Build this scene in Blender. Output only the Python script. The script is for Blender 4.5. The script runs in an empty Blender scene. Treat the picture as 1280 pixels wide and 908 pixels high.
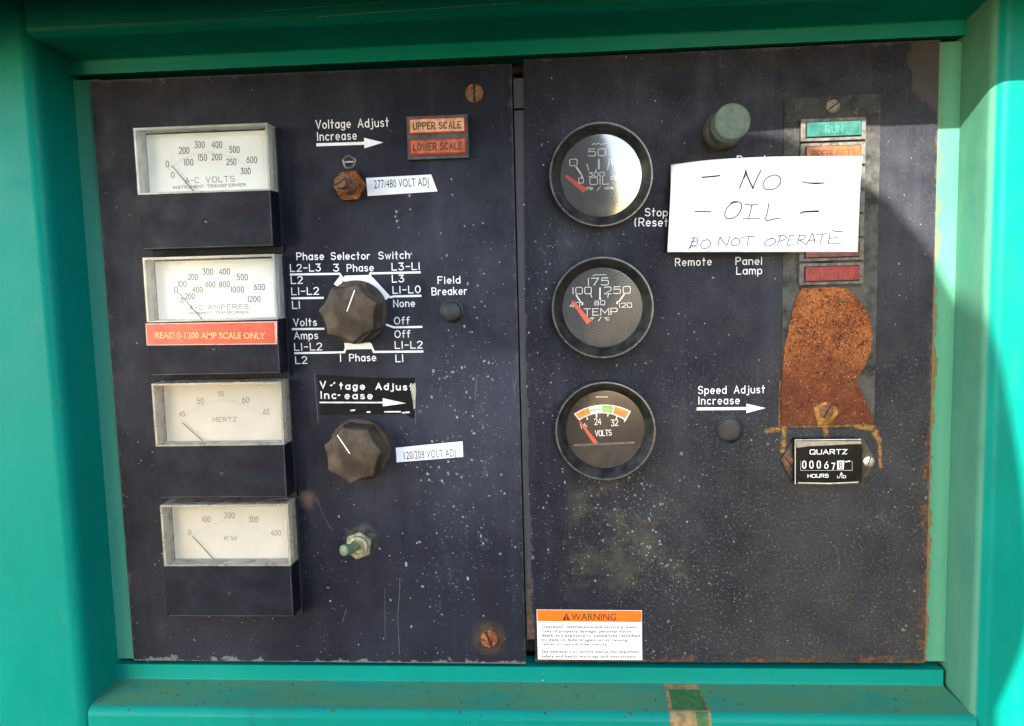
import bpy, bmesh, math, random
from mathutils import Vector, Matrix

# ------------------------------------------------------------------ camera, sky, sun, exposure
SC = bpy.context.scene
COL = SC.collection
MM = 0.001
SUN_EL, SUN_AZ = math.radians(26.5), math.radians(14)      # azimuth measured from straight ahead of the panel, towards its left
CAM_X, CAM_Z, CAM_H = 30.66, 43.88, 484.0                  # camera in panel millimetres (right, up, out of the panel)
AX = Vector((0.99731248, -0.01876317, -0.07082199))        # panel right, up and inward seen in the camera frame (x right, y down, z forward)
AD = Vector((0.02603475, 0.99432082, 0.10319062))
AN = Vector((0.06848360, -0.10475713, 0.99213706))
FPX = 1050.0

cam = bpy.data.cameras.new('camera'); cam.sensor_fit = 'HORIZONTAL'; cam.sensor_width = 36
cam.lens = 36 * FPX / 1280; cam.clip_start = 0.01; cam.clip_end = 500
cob = bpy.data.objects.new('camera', cam); COL.objects.link(cob); SC.camera = cob
wx = Vector((AX[0], AN[0], -AD[0])); wy = -Vector((AX[1], AN[1], -AD[1])); wz = -Vector((AX[2], AN[2], -AD[2]))
cob.matrix_world = Matrix(((wx[0], wy[0], wz[0], CAM_X*MM), (wx[1], wy[1], wz[1], -CAM_H*MM), (wx[2], wy[2], wz[2], CAM_Z*MM), (0, 0, 0, 1)))

world = bpy.data.worlds.new('World'); SC.world = world; world.use_nodes = True
_n = world.node_tree; _bg = _n.nodes['Background']; _sky = _n.nodes.new('ShaderNodeTexSky')
_sky.sky_type = 'NISHITA'; _sky.sun_disc = False; _sky.sun_elevation = SUN_EL; _sky.sun_rotation = math.pi + SUN_AZ
_sky.dust_density = 0.45; _sky.air_density = 1.0; _sky.ozone_density = 0.8
_n.links.new(_sky.outputs[0], _bg.inputs[0]); _bg.inputs[1].default_value = 0.15

sl = bpy.data.lights.new('sun', 'SUN'); sl.energy = 2.3; sl.angle = math.radians(0.5); sl.color = (1, 0.95, 0.88)
sob = bpy.data.objects.new('sun', sl); COL.objects.link(sob)
TO_SUN = Vector((-math.sin(SUN_AZ)*math.cos(SUN_EL), -math.cos(SUN_AZ)*math.cos(SUN_EL), math.sin(SUN_EL)))
sob.rotation_euler = TO_SUN.to_track_quat('Z', 'Y').to_euler(); sob.location = TO_SUN * 3

SC.view_settings.view_transform = 'Standard'; SC.view_settings.look = 'None'
SC.view_settings.exposure = 3.0; SC.view_settings.gamma = 1.0; SC.view_settings.use_curve_mapping = False

# ------------------------------------------------------------------ helpers
def measure(px, py, h=0.0):
    """A point of the photograph read off on the plane h mm in front of the panel face, in panel millimetres."""
    r = Vector(((px-640)/FPX, (py-454)/FPX, 1.0))
    t = (CAM_H - h) / r.dot(AN)
    return (CAM_X + t*r.dot(AX), CAM_Z - t*r.dot(AD))

def P(x, z, h=0.0): return Vector((x*MM, -h*MM, z*MM))

class MB:
    """Collects shapes (in mm: x right, z up, h out of the panel) for ONE mesh object."""
    def __init__(s): s.bm = bmesh.new()
    def face(s, pts):
        vs = [s.bm.verts.new(P(*p)) for p in pts]
        return s.bm.faces.new(vs)
    def prism(s, out, h0, h1, bev=0, seg=2, top=None):
        """closed outline [(x,z)] counter-clockwise, extruded from h0 to h1; `top` may give another outline at h1"""
        top = top or out
        b = bmesh.new()
        a = [b.verts.new(P(x, z, h0)) for x, z in out]; c = [b.verts.new(P(x, z, h1)) for x, z in top]
        n = len(out)
        b.faces.new(c); b.faces.new(a[::-1])
        for i in range(n): b.faces.new((a[i], a[(i+1) % n], c[(i+1) % n], c[i]))
        if bev:
            es = [e for e in b.edges if len(e.link_faces) == 2 and e.calc_face_angle(0) > 0.6]
            bmesh.ops.bevel(b, geom=es, offset=bev*MM, segments=seg, affect='EDGES', profile=0.6)
        s.join(b)
    def box(s, x0, x1, z0, z1, h0, h1, bev=0, seg=2):
        s.prism([(x0, z0), (x1, z0), (x1, z1), (x0, z1)], h0, h1, bev, seg)
    def lathe(s, prof, n=48, cx=0, cz=0, shape=None, close=False):
        """profile [(r,h)] turned about the h axis; r == 0 closes the pole"""
        rings = []
        for r, h in prof:
            if r < 1e-6: rings.append([s.bm.verts.new(P(cx, cz, h))])
            else:
                ring = []
                for i in range(n):
                    a = 2*math.pi*i/n; rr = r*(shape(a, h) if shape else 1)
                    ring.append(s.bm.verts.new(P(cx+rr*math.cos(a), cz+rr*math.sin(a), h)))
                rings.append(ring)
        pairs = list(zip(rings, rings[1:])) + ([(rings[-1], rings[0])] if close else [])
        for A, B in pairs:
            for i in range(n):
                j = (i+1) % n
                if len(A) == 1 and len(B) == 1: continue
                if len(A) == 1: s.bm.faces.new((A[0], B[i], B[j]))
                elif len(B) == 1: s.bm.faces.new((A[i], A[j], B[0]))
                else: s.bm.faces.new((A[i], A[j], B[j], B[i]))
    def tube(s, pts, rads, n=16, cap=True):
        rings = []
        pts = [P(*p) for p in pts]
        for k, p in enumerate(pts):
            d = (pts[min(k+1, len(pts)-1)] - pts[max(k-1, 0)]).normalized()
            u = d.cross(Vector((0.3, 0.2, 0.9))).normalized(); v = d.cross(u)
            rings.append([s.bm.verts.new(p + (u*math.cos(2*math.pi*i/n) + v*math.sin(2*math.pi*i/n))*rads[k]*MM) for i in range(n)])
        for A, B in zip(rings, rings[1:]):
            for i in range(n): s.bm.faces.new((A[i], A[(i+1) % n], B[(i+1) % n], B[i]))
        if cap: s.bm.faces.new(rings[0][::-1]); s.bm.faces.new(rings[-1])
    def ribbon(s, pts, w, h):
        """a line of ink of width w along pts at height h"""
        q = [Vector(p) for p in pts]
        q = [p for i, p in enumerate(q) if i == 0 or (p-q[i-1]).length > 1e-4]
        if len(q) < 2: return
        closed = (q[0]-q[-1]).length < 1e-3 and len(q) > 3
        if closed: q = q[:-1]
        n = len(q); L, R = [], []
        for i in range(n):
            if closed: a, b = q[i]-q[i-1], q[(i+1) % n]-q[i]
            else: a, b = q[i]-q[max(i-1, 0)], q[min(i+1, n-1)]-q[i]
            if a.length < 1e-9: a = b
            if b.length < 1e-9: b = a
            a = a.normalized(); b = b.normalized()
            t = a+b
            t = t.normalized() if t.length > 1e-3 else a
            m = Vector((-t.y, t.x)); k = 1/max(0.45, m.dot(Vector((-a.y, a.x))))
            p = q[i].copy()
            if not closed and i == 0: p -= a*w*.42
            if not closed and i == n-1: p += b*w*.42
            L.append(s.bm.verts.new(P(*(p+m*w*.5*k), h))); R.append(s.bm.verts.new(P(*(p-m*w*.5*k), h)))
        for i in range(n if closed else n-1):
            j = (i+1) % n
            s.bm.faces.new((R[i], R[j], L[j], L[i]))
    def join(s, b, mat=None):
        me = bpy.data.meshes.new('tmp'); b.to_mesh(me); b.free()
        if mat: me.transform(mat)
        s.bm.from_mesh(me); bpy.data.meshes.remove(me)
    def build(s, name, mat, parent=None, smooth=40, loc=None):
        bmesh.ops.recalc_face_normals(s.bm, faces=s.bm.faces) if smooth is not None else None
        me = bpy.data.meshes.new(name); s.bm.to_mesh(me); s.bm.free()
        me.materials.append(mat)
        if smooth is not None:
            me.shade_smooth(); me.set_sharp_from_angle(angle=math.radians(smooth))
        o = bpy.data.objects.new(name, me); COL.objects.link(o)
        if parent: o.parent = parent
        if loc: o.location = loc
        return o

def tag(o, label=None, cat=None, group=None, kind=None):
    for k, v in (('label', label), ('category', cat), ('group', group), ('kind', kind)):
        if v: o[k] = v
    return o
def thing(name, label, cat, x, z, h=0.0, rot=0.0, group=None):
    o = bpy.data.objects.new(name, None); COL.objects.link(o); o.empty_display_size = 0.01
    o.location = P(x, z, h); o.rotation_euler = (0, -rot, 0)
    return tag(o, label, cat, group)
def copy_tree(o, parent=None):
    c = o.copy(); COL.objects.link(c)
    if parent: c.parent = parent
    for ch in [k for k in bpy.data.objects if k.parent == o]: copy_tree(ch, c)
    return c

# ------------------------------------------------------------------ lettering
def arc(cx, cy, rx, ry, a0, a1): return ('a', cx, cy, rx, ry, a0, a1)
GLYPHS = {
 'A': (.66, [[(0,0),(.33,1),(.66,0)],[(.11,.34),(.55,.34)]]),
 'B': (.6, [[(.3,.53),(0,.53)],[(0,0),(0,1),(.32,1),arc(.33,.765,.23,.235,90,-90),arc(.34,.265,.26,.265,90,-90),(0,0)]]),
 'C': (.64, [[arc(.33,.5,.33,.5,42,318)]]),
 'D': (.62, [[(0,0),(0,1),(.27,1),arc(.27,.5,.35,.5,90,-90),(0,0)]]),
 'E': (.54, [[(.54,0),(0,0),(0,1),(.54,1)],[(0,.52),(.42,.52)]]),
 'F': (.54, [[(0,0),(0,1),(.54,1)],[(0,.52),(.42,.52)]]),
 'G': (.66, [[arc(.33,.5,.33,.5,42,340),(.66,.45),(.4,.45)]]),
 'H': (.6, [[(0,0),(0,1)],[(.6,0),(.6,1)],[(0,.52),(.6,.52)]]),
 'I': (.06, [[(.03,0),(.03,1)]]),
 'J': (.44, [[(.44,1),(.44,.25),arc(.22,.24,.22,.24,0,-180)]]),
 'K': (.6, [[(0,0),(0,1)],[(.58,1),(0,.4)],[(.2,.6),(.6,0)]]),
 'L': (.52, [[(0,1),(0,0),(.52,0)]]),
 'M': (.74, [[(0,0),(0,1),(.37,.3),(.74,1),(.74,0)]]),
 'N': (.6, [[(0,0),(0,1),(.6,0),(.6,1)]]),
 'O': (.68, [[arc(.34,.5,.34,.5,90,450)]]),
 'P': (.58, [[(0,0),(0,1),(.32,1),arc(.32,.735,.26,.265,90,-90),(0,.47)]]),
 'Q': (.68, [[arc(.34,.5,.34,.5,90,450)],[(.42,.26),(.68,-.06)]]),
 'R': (.6, [[(0,0),(0,1),(.32,1),arc(.32,.735,.26,.265,90,-90),(0,.47)],[(.3,.47),(.6,0)]]),
 'S': (.6, [[arc(.3,.76,.27,.24,25,268),arc(.3,.26,.29,.26,88,-155)]]),
 'T': (.6, [[(0,1),(.6,1)],[(.3,1),(.3,0)]]),
 'U': (.62, [[(0,1),(0,.3),arc(.31,.3,.31,.3,180,360),(.62,1)]]),
 'V': (.64, [[(0,1),(.32,0),(.64,1)]]),
 'W': (.9, [[(0,1),(.22,0),(.45,.8),(.68,0),(.9,1)]]),
 'X': (.6, [[(0,0),(.6,1)],[(0,1),(.6,0)]]),
 'Y': (.6, [[(0,1),(.3,.5),(.6,1)],[(.3,.5),(.3,0)]]),
 'Z': (.58, [[(0,1),(.58,1),(0,0),(.58,0)]]),
 '0': (.56, [[arc(.28,.5,.28,.5,90,450)]]),
 '1': (.06, [[(.03,0),(.03,1)]]),
 '2': (.54, [[arc(.27,.73,.27,.27,165,-30),(0,0),(.54,0)]]),
 '3': (.54, [[(.02,1),(.5,1),(.24,.6),arc(.25,.3,.28,.3,90,-155)]]),
 '4': (.58, [[(.44,0),(.44,1),(0,.3),(.58,.3)]]),
 '5': (.54, [[(.5,1),(.05,1),(.02,.55),arc(.25,.32,.28,.32,115,-155)]]),
 '6': (.54, [[arc(.27,.31,.27,.31,120,-240),(.42,1)]]),
 '7': (.54, [[(0,1),(.54,1),(.18,0)]]),
 '8': (.54, [[arc(.27,.755,.22,.245,-90,270)],[arc(.27,.26,.27,.26,90,450)]]),
 '9': (.54, [[arc(.27,.69,.27,.31,-60,300),(.12,0)]]),
 '-': (.44, [[(.02,.48),(.42,.48)]]), '/': (.4, [[(0,-.05),(.4,1.05)]]), '.': (.06, [[(.03,0),(.03,.05)]]),
 '(': (.24, [[arc(.3,.45,.28,.68,130,230)]]), ')': (.24, [[arc(-.06,.45,.28,.68,50,-50)]]),
 "'": (.06, [[(.03,1),(.03,.78)]]), '*': (.2, [[arc(.1,.88,.1,.12,90,450)]]),
 'a': (.5, [[arc(.24,.33,.24,.33,20,340)],[(.49,.68),(.49,0)]]),
 'b': (.5, [[(0,1),(0,0)],[arc(.25,.33,.25,.33,160,-160)]]),
 'c': (.46, [[arc(.25,.33,.25,.33,48,312)]]),
 'd': (.5, [[arc(.24,.33,.24,.33,20,340)],[(.49,1),(.49,0)]]),
 'e': (.5, [[(.02,.33),(.49,.33),arc(.25,.33,.24,.33,0,310)]]),
 'f': (.34, [[(.34,.98),arc(.22,.85,.1,.15,70,180),(.12,0)],[(0,.62),(.3,.62)]]),
 'g': (.5, [[arc(.24,.35,.24,.32,20,340)],[(.49,.67),(.49,-.1),arc(.25,-.08,.24,.2,0,-150)]]),
 'h': (.48, [[(0,1),(0,0)],[(0,.4),arc(.24,.42,.23,.25,170,0),(.47,0)]]),
 'i': (.06, [[(.03,0),(.03,.66)],[(.03,.86),(.03,.95)]]),
 'j': (.22, [[(.2,.66),(.2,-.1),arc(.05,-.1,.15,.17,0,-130)],[(.2,.86),(.2,.95)]]),
 'k': (.46, [[(0,1),(0,0)],[(.42,.66),(0,.25)],[(.15,.4),(.46,0)]]),
 'l': (.06, [[(.03,0),(.03,1)]]),
 'm': (.76, [[(0,.66),(0,0)],[(0,.45),arc(.19,.46,.18,.21,170,0),(.38,0)],[(.38,.45),arc(.57,.46,.18,.21,170,0),(.75,0)]]),
 'n': (.48, [[(0,.66),(0,0)],[(0,.42),arc(.24,.42,.23,.25,170,0),(.47,0)]]),
 'o': (.5, [[arc(.25,.33,.25,.33,90,450)]]),
 'p': (.5, [[(0,.66),(0,-.3)],[arc(.25,.33,.25,.33,160,-160)]]),
 'r': (.34, [[(0,.66),(0,0)],[(0,.4),arc(.24,.36,.22,.3,160,70)]]),
 's': (.42, [[arc(.21,.5,.18,.16,30,262),arc(.21,.17,.2,.17,85,-150)]]),
 't': (.34, [[(.15,1),(.15,0)],[(0,.66),(.32,.66)]]),
 'u': (.48, [[(0,.66),(0,.25),arc(.24,.25,.23,.26,180,350)],[(.48,.66),(.48,0)]]),
 'w': (.66, [[(0,.66),(.17,0),(.33,.6),(.49,0),(.66,.66)]]),
 'y': (.48, [[(0,.66),(.24,0)],[(.48,.66),(.12,-.3)]]),
}
def flatten(stroke, sq):
    out = []
    for t in stroke:
        if t[0] == 'a':
            _, cx, cy, rx, ry, a0, a1 = t
            n = max(4, int(abs(a1-a0)/15))
            for i in range(n+1):
                a = math.radians(a0+(a1-a0)*i/n); c, s_ = math.cos(a), math.sin(a)
                out.append((cx+rx*math.copysign(abs(c)**(2/sq), c), cy+ry*math.copysign(abs(s_)**(2/sq), s_)))
        else: out.append(t)
    return out
def layout(text, gap=.26, space=.5):
    x = 0; res = []
    for ch in text:
        if ch == ' ': x += space; continue
        w, st = GLYPHS[ch]; res.append((x, st)); x += w+gap
    return res, max(x-gap, .01)
_lift = 0
def write(mb, text, a, b, cap, w, h=0.08, sq=2, gap=.26, wob=0):
    """single-line engraved lettering from baseline point a to baseline point b (mm), capital height `cap`, line width w"""
    global _lift
    gl, W = layout(text, gap)
    a, b = Vector(a), Vector(b); d = b-a
    sx = (d.length-w*.6)/W; t = d.normalized(); u = Vector((-t.y, t.x)); a = a+t*w*.3
    for gx, strokes in gl:
        for st in strokes:
            _lift = (_lift+1) % 7
            mb.ribbon([a + t*((gx+x)*sx) + u*(y*cap) for x, y in flatten(st, sq)], w, h+_lift*.006)
def writepx(mb, text, x0, y0, x1, y1, cap, w, h=0.08, origin=(0, 0), **k):
    """the same, with baseline ends, capital height and width given in photograph pixels on the plane h"""
    A, B = measure(x0, y0, h), measure(x1, y1, h)
    s = (Vector(A)-Vector(B)).length / math.hypot(x1-x0, y1-y0)
    write(mb, text, (A[0]-origin[0], A[1]-origin[1]), (B[0]-origin[0], B[1]-origin[1]), cap*s, w*s, k.pop('hh', h), **k)
def linepx(mb, pts, w, h=0.08, origin=(0, 0), hh=None):
    q = [measure(x, y, h) for x, y in pts]
    mb.ribbon([(x-origin[0], z-origin[1]) for x, z in q], w, hh if hh is not None else h)
def polypx(mb, pts, h=0.08, origin=(0, 0), hh=None):
    mb.face([(*(Vector(measure(x, y, h))-Vector(origin)), hh if hh is not None else h) for x, y in pts][::1])
def printed(mb, text, a, b, cap, h=0.08, bold=0.0, spacing=1.0):
    """printed sans-serif lettering (Blender's own font) fitted between baseline points a and b"""
    cu = bpy.data.curves.new('t', 'FONT'); cu.body = text; cu.size = 1; cu.offset = bold; cu.resolution_u = 3; cu.space_character = spacing
    o = bpy.data.objects.new('t', cu); COL.objects.link(o)
    me = bpy.data.meshes.new_from_object(o.evaluated_get(bpy.context.evaluated_depsgraph_get()))
    bpy.data.objects.remove(o); bpy.data.curves.remove(cu)
    xs = [v.co.x for v in me.vertices]
    x0, x1 = min(xs), max(xs)
    a, b = Vector(a), Vector(b); d = b-a; t = d.normalized(); u = Vector((-t.y, t.x))
    sx = d.length/(x1-x0); sy = cap/0.682
    for v in me.vertices:
        p = a + t*((v.co.x-x0)*sx) + u*(v.co.y*sy)
        v.co = P(p.x, p.y, h)
    mb.bm.from_mesh(me); bpy.data.meshes.remove(me)
def printedpx(mb, text, x0, y0, x1, y1, cap, h=0.08, origin=(0, 0), hh=None, **k):
    A, B = Vector(measure(x0, y0, h)), Vector(measure(x1, y1, h)); s = (A-B).length/math.hypot(x1-x0, y1-y0); o = Vector(origin)
    printed(mb, text, A-o, B-o, cap*s, hh if hh is not None else h, **k)
# ------------------------------------------------------------------ materials
class NT:
    def __init__(s, name):
        s.m = bpy.data.materials.new(name); s.m.use_nodes = True; s.t = s.m.node_tree
        s.bsdf = s.t.nodes['Principled BSDF']; s.out = s.t.nodes['Material Output']
        s._c = None
    def n(s, typ, **kw):
        nd = s.t.nodes.new(typ)
        for k, v in kw.items(): setattr(nd, k, v)
        return nd
    def link(s, a, b): s.t.links.new(a, b)
    def setin(s, sock, v):
        if hasattr(v, 'is_output') or isinstance(v, bpy.types.NodeSocket): s.link(v, sock)
        elif isinstance(v, (tuple, list)) and len(v) == 3 and sock.type == 'RGBA': sock.default_value = (*v, 1)
        else: sock.default_value = v
    def pos(s):
        if s._c is None: s._c = s.n('ShaderNodeTexCoord').outputs['Object']
        return s._c
    def world(s): return s.n('ShaderNodeNewGeometry').outputs['Position']
    def scaled(s, v, sc):
        m = s.n('ShaderNodeMapping'); s.link(v, m.inputs[0]); m.inputs['Scale'].default_value = sc; return m.outputs[0]
    def noise(s, scale, detail=4, rough=.55, vec=None, dist=0):
        nd = s.n('ShaderNodeTexNoise'); s.link(vec or s.pos(), nd.inputs['Vector'])
        nd.inputs['Scale'].default_value = scale; nd.inputs['Detail'].default_value = detail; nd.inputs['Roughness'].default_value = rough; nd.inputs['Distortion'].default_value = dist
        return nd.outputs['Fac']
    def vor(s, scale, vec=None, feat='F1', rnd=1):
        nd = s.n('ShaderNodeTexVoronoi', feature=feat); s.link(vec or s.pos(), nd.inputs['Vector']); nd.inputs['Scale'].default_value = scale; nd.inputs['Randomness'].default_value = rnd
        return nd.outputs
    def rng(s, v, a, b, c=0, d=1, smooth=True):
        nd = s.n('ShaderNodeMapRange', interpolation_type='SMOOTHSTEP' if smooth else 'LINEAR'); s.setin(nd.inputs[0], v)
        for i, x in enumerate((a, b, c, d)): s.setin(nd.inputs[i+1], x)
        return nd.outputs[0]
    def math(s, op, a, b=0.0, clamp=False):
        nd = s.n('ShaderNodeMath', operation=op, use_clamp=clamp); s.setin(nd.inputs[0], a); s.setin(nd.inputs[1], b); return nd.outputs[0]
    def mul(s, *v):
        r = v[0]
        for x in v[1:]: r = s.math('MULTIPLY', r, x)
        return r
    def mx(s, a, b): return s.math('MAXIMUM', a, b)
    def mix(s, f, a, b):
        nd = s.n('ShaderNodeMix', data_type='RGBA'); s.setin(nd.inputs[0], f); s.setin(nd.inputs[6], a); s.setin(nd.inputs[7], b); return nd.outputs[2]
    def xyz(s, v=None):
        nd = s.n('ShaderNodeSeparateXYZ'); s.link(v or s.world(), nd.inputs[0]); return nd.outputs
    def bump(s, hgt, strength=.3, dist=.0003):
        nd = s.n('ShaderNodeBump'); nd.inputs['Strength'].default_value = strength; nd.inputs['Distance'].default_value = dist
        s.link(hgt, nd.inputs['Height']); s.link(nd.outputs[0], s.bsdf.inputs['Normal'])
    def done(s, col=None, rough=.5, metal=0, spec=.5, **kw):
        if col is not None: s.setin(s.bsdf.inputs['Base Color'], col)
        s.setin(s.bsdf.inputs['Roughness'], rough); s.setin(s.bsdf.inputs['Metallic'], metal)
        s.bsdf.inputs['Specular IOR Level'].default_value = spec
        for k, v in kw.items(): s.setin(s.bsdf.inputs[k.replace('_', ' ')], v)
        return s.m

def simple(name, col, rough=.5, spec=.4, var=.25, scale=300, metal=0, dust=0, dustcol=(.22, .2, .16), bump=.15, bscale=900):
    """a plain worn surface: uneven colour, a patchy film of dust, fine grain"""
    t = NT(name)
    f = t.rng(t.noise(scale, 5), .3, .7)
    c = t.mix(f, tuple(x*(1-var) for x in col), tuple(min(1, x*(1+var)) for x in col))
    if dust:
        d = t.mul(t.rng(t.noise(scale*.45, 6, .7), .38, .68), dust)
        c = t.mix(d, c, dustcol)
    t.bump(t.noise(bscale, 3), bump, .0002)
    r = t.rng(t.noise(scale*.7, 3), .3, .7, rough*.85, min(1, rough*1.15))
    return t.done(c, r, metal, spec)

def specks(t, vec, scale, size, gate, soft=.35):
    """scattered dots: cells whose random value passes `gate` (a socket or number) carry a dot"""
    warp = t.n('ShaderNodeVectorMath', operation='ADD')
    nz = t.n('ShaderNodeTexNoise'); t.link(vec, nz.inputs['Vector']); nz.inputs['Scale'].default_value = scale*1.7; nz.inputs['Detail'].default_value = 2
    sc = t.n('ShaderNodeVectorMath', operation='SCALE'); t.link(nz.outputs['Color'], sc.inputs[0]); sc.inputs['Scale'].default_value = .55/scale
    t.link(vec, warp.inputs[0]); t.link(sc.outputs[0], warp.inputs[1])
    v = t.vor(scale, warp.outputs[0])
    sep = t.n('ShaderNodeSeparateColor'); t.link(v['Color'], sep.inputs[0])
    siz = t.math('MULTIPLY', sep.outputs[1], size)
    dot = t.rng(t.math('SUBTRACT', siz, v['Distance']), 0, size*soft)
    g = t.math('LESS_THAN', sep.outputs[0], gate)
    return t.mul(dot, g)

def panel_paint(name, right):
    t = NT(name); w = t.world(); X, Y, Z = t.xyz(w)
    v2 = t.scaled(w, (1, 0, 1))
    base = t.mix(t.rng(t.noise(16, 4, .6, v2), .35, .7), (.0040, .0045, .0105), (.0078, .0086, .0165))
    # hazy chalking of the old paint, streaked downwards
    streak = t.scaled(w, (60, 0, 7))
    st = t.rng(t.noise(1, 6, .7, streak), .48, .74)
    haze = t.rng(t.noise(10, 6, .7, v2), .40, .68)
    film = t.mul(t.math('ADD', t.mul(haze, .22), t.mul(st, .20)), t.rng(Z, -.16, -.06, .6, 1.0))
    fine = t.rng(t.noise(1100, 3, .75, v2), .47, .72)
    film = t.math('ADD', film, t.mul(fine, t.rng(haze, 0, 1, .10, .26)))
    c = t.mix(film, base, (.062, .066, .086))
    if not right:
        mid_sheen = t.mul(t.rng(X, -.125, -.06), t.rng(Z, .125, .06), t.rng(Z, -.13, -.03), t.rng(t.noise(20, 6, .7, v2), .2, .62), .34)  # paler middle: sky reflection painted into the colour
        c = t.mix(mid_sheen, c, (.066, .068, .088))
    if right:
        # brown-green grime that has run down the lower right of the door
        low = t.mul(t.rng(Z, .02, -.1), t.rng(X, .03, .12))
        g = t.mul(low, t.rng(t.noise(22, 6, .65, v2), .25, .6), .42)
        c = t.mix(g, c, (.044, .040, .033))
        strip = t.mul(t.rng(X, .125, .15), t.rng(Z, .15, .10), .3)
        c = t.mix(t.mul(strip, t.rng(t.noise(40, 5, .6, v2), .2, .7)), c, (.048, .046, .041))
    # pale specks, dense where the paint is worst
    if right:
        reg = t.mx(t.mul(t.rng(X, .10, .02), t.rng(Z, .13, .02)), t.mul(t.rng(Z, -.01, -.09), .8))
        reg = t.math('ADD', t.mul(reg, t.rng(t.noise(14, 4, .6, v2), .42, .62), 1.0), .03)
    else:
        reg = t.mx(t.mul(t.rng(X, -.10, -.03), t.rng(Z, .12, .0)), t.mul(t.rng(Z, -.02, -.14), .55))
        reg = t.math('ADD', t.mul(reg, t.rng(t.noise(14, 4, .6, v2), .44, .64), .75), .02)
    if right:
        clus = t.mul(t.rng(X, .018, .035), t.rng(X, .105, .08), t.rng(Z, -.068, -.085), t.rng(Z, -.155, -.135))
        reg = t.math('ADD', reg, t.mul(clus, t.rng(t.noise(24, 4, .65, v2), .38, .6), 1.1))
        c = t.mix(t.mul(clus, t.rng(t.noise(30, 6, .75, v2), .42, .66), .6), c, (.085, .078, .048))
        low2 = t.mul(t.rng(Z, .03, -.06), t.rng(X, .02, .10))
        grit = t.mul(t.rng(t.noise(620, 3, .8, v2), .53, .66), t.rng(low2, 0, 1, .25, .75))
        c = t.mix(grit, c, t.mix(t.rng(t.noise(50, 3, .6, v2), .4, .6), (.070, .066, .050), (.095, .095, .088)))
    s1 = specks(t, v2, 420, .46, t.mul(reg, .55))
    s2 = specks(t, v2, 900, .55, t.mul(reg, .8))
    s3 = specks(t, v2, 190, .36, t.mul(reg, .24))
    sp = t.mx(t.mx(t.mul(s1, .75), t.mul(s2, .5)), t.mul(s3, .5))
    spc = t.mix(t.rng(t.noise(30, 3, .5, v2), .42, .56), (.24, .25, .28), (.25, .225, .145) if right else (.23, .245, .285))
    c = t.mix(sp, c, spc)
    sv = t.scaled(w, (1, 0, .55))
    scuff = t.mul(t.rng(t.noise(85, 7, .8, sv, .5), .57, .70), t.rng(t.noise(17, 4, .6, v2), .42, .62), t.mul(reg, 2.2))
    c = t.mix(t.mul(t.math('MINIMUM', scuff, 1.0), .55), c, (.12, .125, .15) if not right else (.125, .115, .085))
    # chips along the sheet edges
    if right: ed = t.math('MINIMUM', t.math('SUBTRACT', .1645, Z), t.math('MINIMUM', t.math('SUBTRACT', X, .004), t.math('SUBTRACT', .2325, X)))
    else: ed = t.math('MINIMUM', t.math('SUBTRACT', .1622, Z), t.math('MINIMUM', t.math('ADD', X, .2450), t.math('SUBTRACT', 0.0, X)))
    chip = t.math('LESS_THAN', ed, t.rng(t.noise(130, 6, .75, v2), .46, .78, .0002, .0048))
    c = t.mix(t.mul(chip, .4), c, (.08, .08, .085))
    # rust creeping in from the edges
    if right:
        e = t.math('SUBTRACT', .2325, X); eb = t.math('ADD', Z, .187); el = t.math('SUBTRACT', X, .0015)
        nz = t.noise(90, 6, .7, v2)
        wid = t.rng(nz, .40, .75, .0, .0085)
        wr = t.mul(wid, t.rng(Z, .06, -.16, .22, 1.0))
        wl = t.mul(wid, t.rng(Z, -.08, -.16, .12, .8))
        rr = t.mx(t.math('LESS_THAN', e, wr), t.math('LESS_THAN', eb, t.mul(wid, .9)))
        rr = t.mx(rr, t.math('LESS_THAN', el, wl))
        rs = specks(t, v2, 75, .30, t.mul(t.rng(Z, -.04, -.1), t.rng(X, .20, .06), .42))
        rr = t.mx(t.mul(rr, .85), t.mul(rs, .7))
        rc = t.mix(t.rng(t.noise(260, 4, .7, v2), .35, .65), (.032, .015, .009), (.13, .06, .03))
        c = t.mix(rr, c, rc)
        # bare patch scraped off the top right corner
        px = t.math('ADD', X, t.mul(t.math('SUBTRACT', t.noise(60, 4, .6, v2), .5), .02))
        bare = t.mul(t.rng(px, .2165, .2175), t.rng(t.math('ADD', Z, t.mul(px, .9)), .331, .336))
        c = t.mix(t.mul(bare, .6), c, (.045, .040, .032))
        c = rust_runs(t, c, v2)
    else:
        eb = t.math('ADD', Z, .1885)
        wid = t.rng(t.noise(120, 6, .7, v2), .45, .75, .0002, .006)
        c = t.mix(t.mul(t.math('LESS_THAN', eb, wid), .7), c, (.14, .14, .135))
        ring = t.n('ShaderNodeVectorMath', operation='DISTANCE'); t.link(v2, ring.inputs[0]); ring.inputs[1].default_value = (-.0218, 0, -.1729)
        rz = t.mul(t.rng(ring.outputs['Value'], .013, .006), t.rng(t.noise(150, 5, .7, v2), .3, .6), .6)
        c = t.mix(rz, c, (.09, .055, .028))
        ring2 = t.n('ShaderNodeVectorMath', operation='DISTANCE'); t.link(v2, ring2.inputs[0]); ring2.inputs[1].default_value = (-.1285, 0, -.087)
        rz2 = t.mul(t.rng(ring2.outputs['Value'], .008, .002), t.rng(t.noise(150, 5, .7, v2), .3, .6), .7)
        c = t.mix(rz2, c, (.13, .075, .05))
        ring3 = t.n('ShaderNodeVectorMath', operation='DISTANCE'); t.link(v2, ring3.inputs[0]); ring3.inputs[1].default_value = (-.0972, 0, -.112)
        rz3 = t.mul(t.rng(ring3.outputs['Value'], .0125, .006), t.rng(t.noise(200, 5, .7, v2), .38, .6), .7)
        c = t.mix(rz3, c, (.09, .08, .06))
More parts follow.
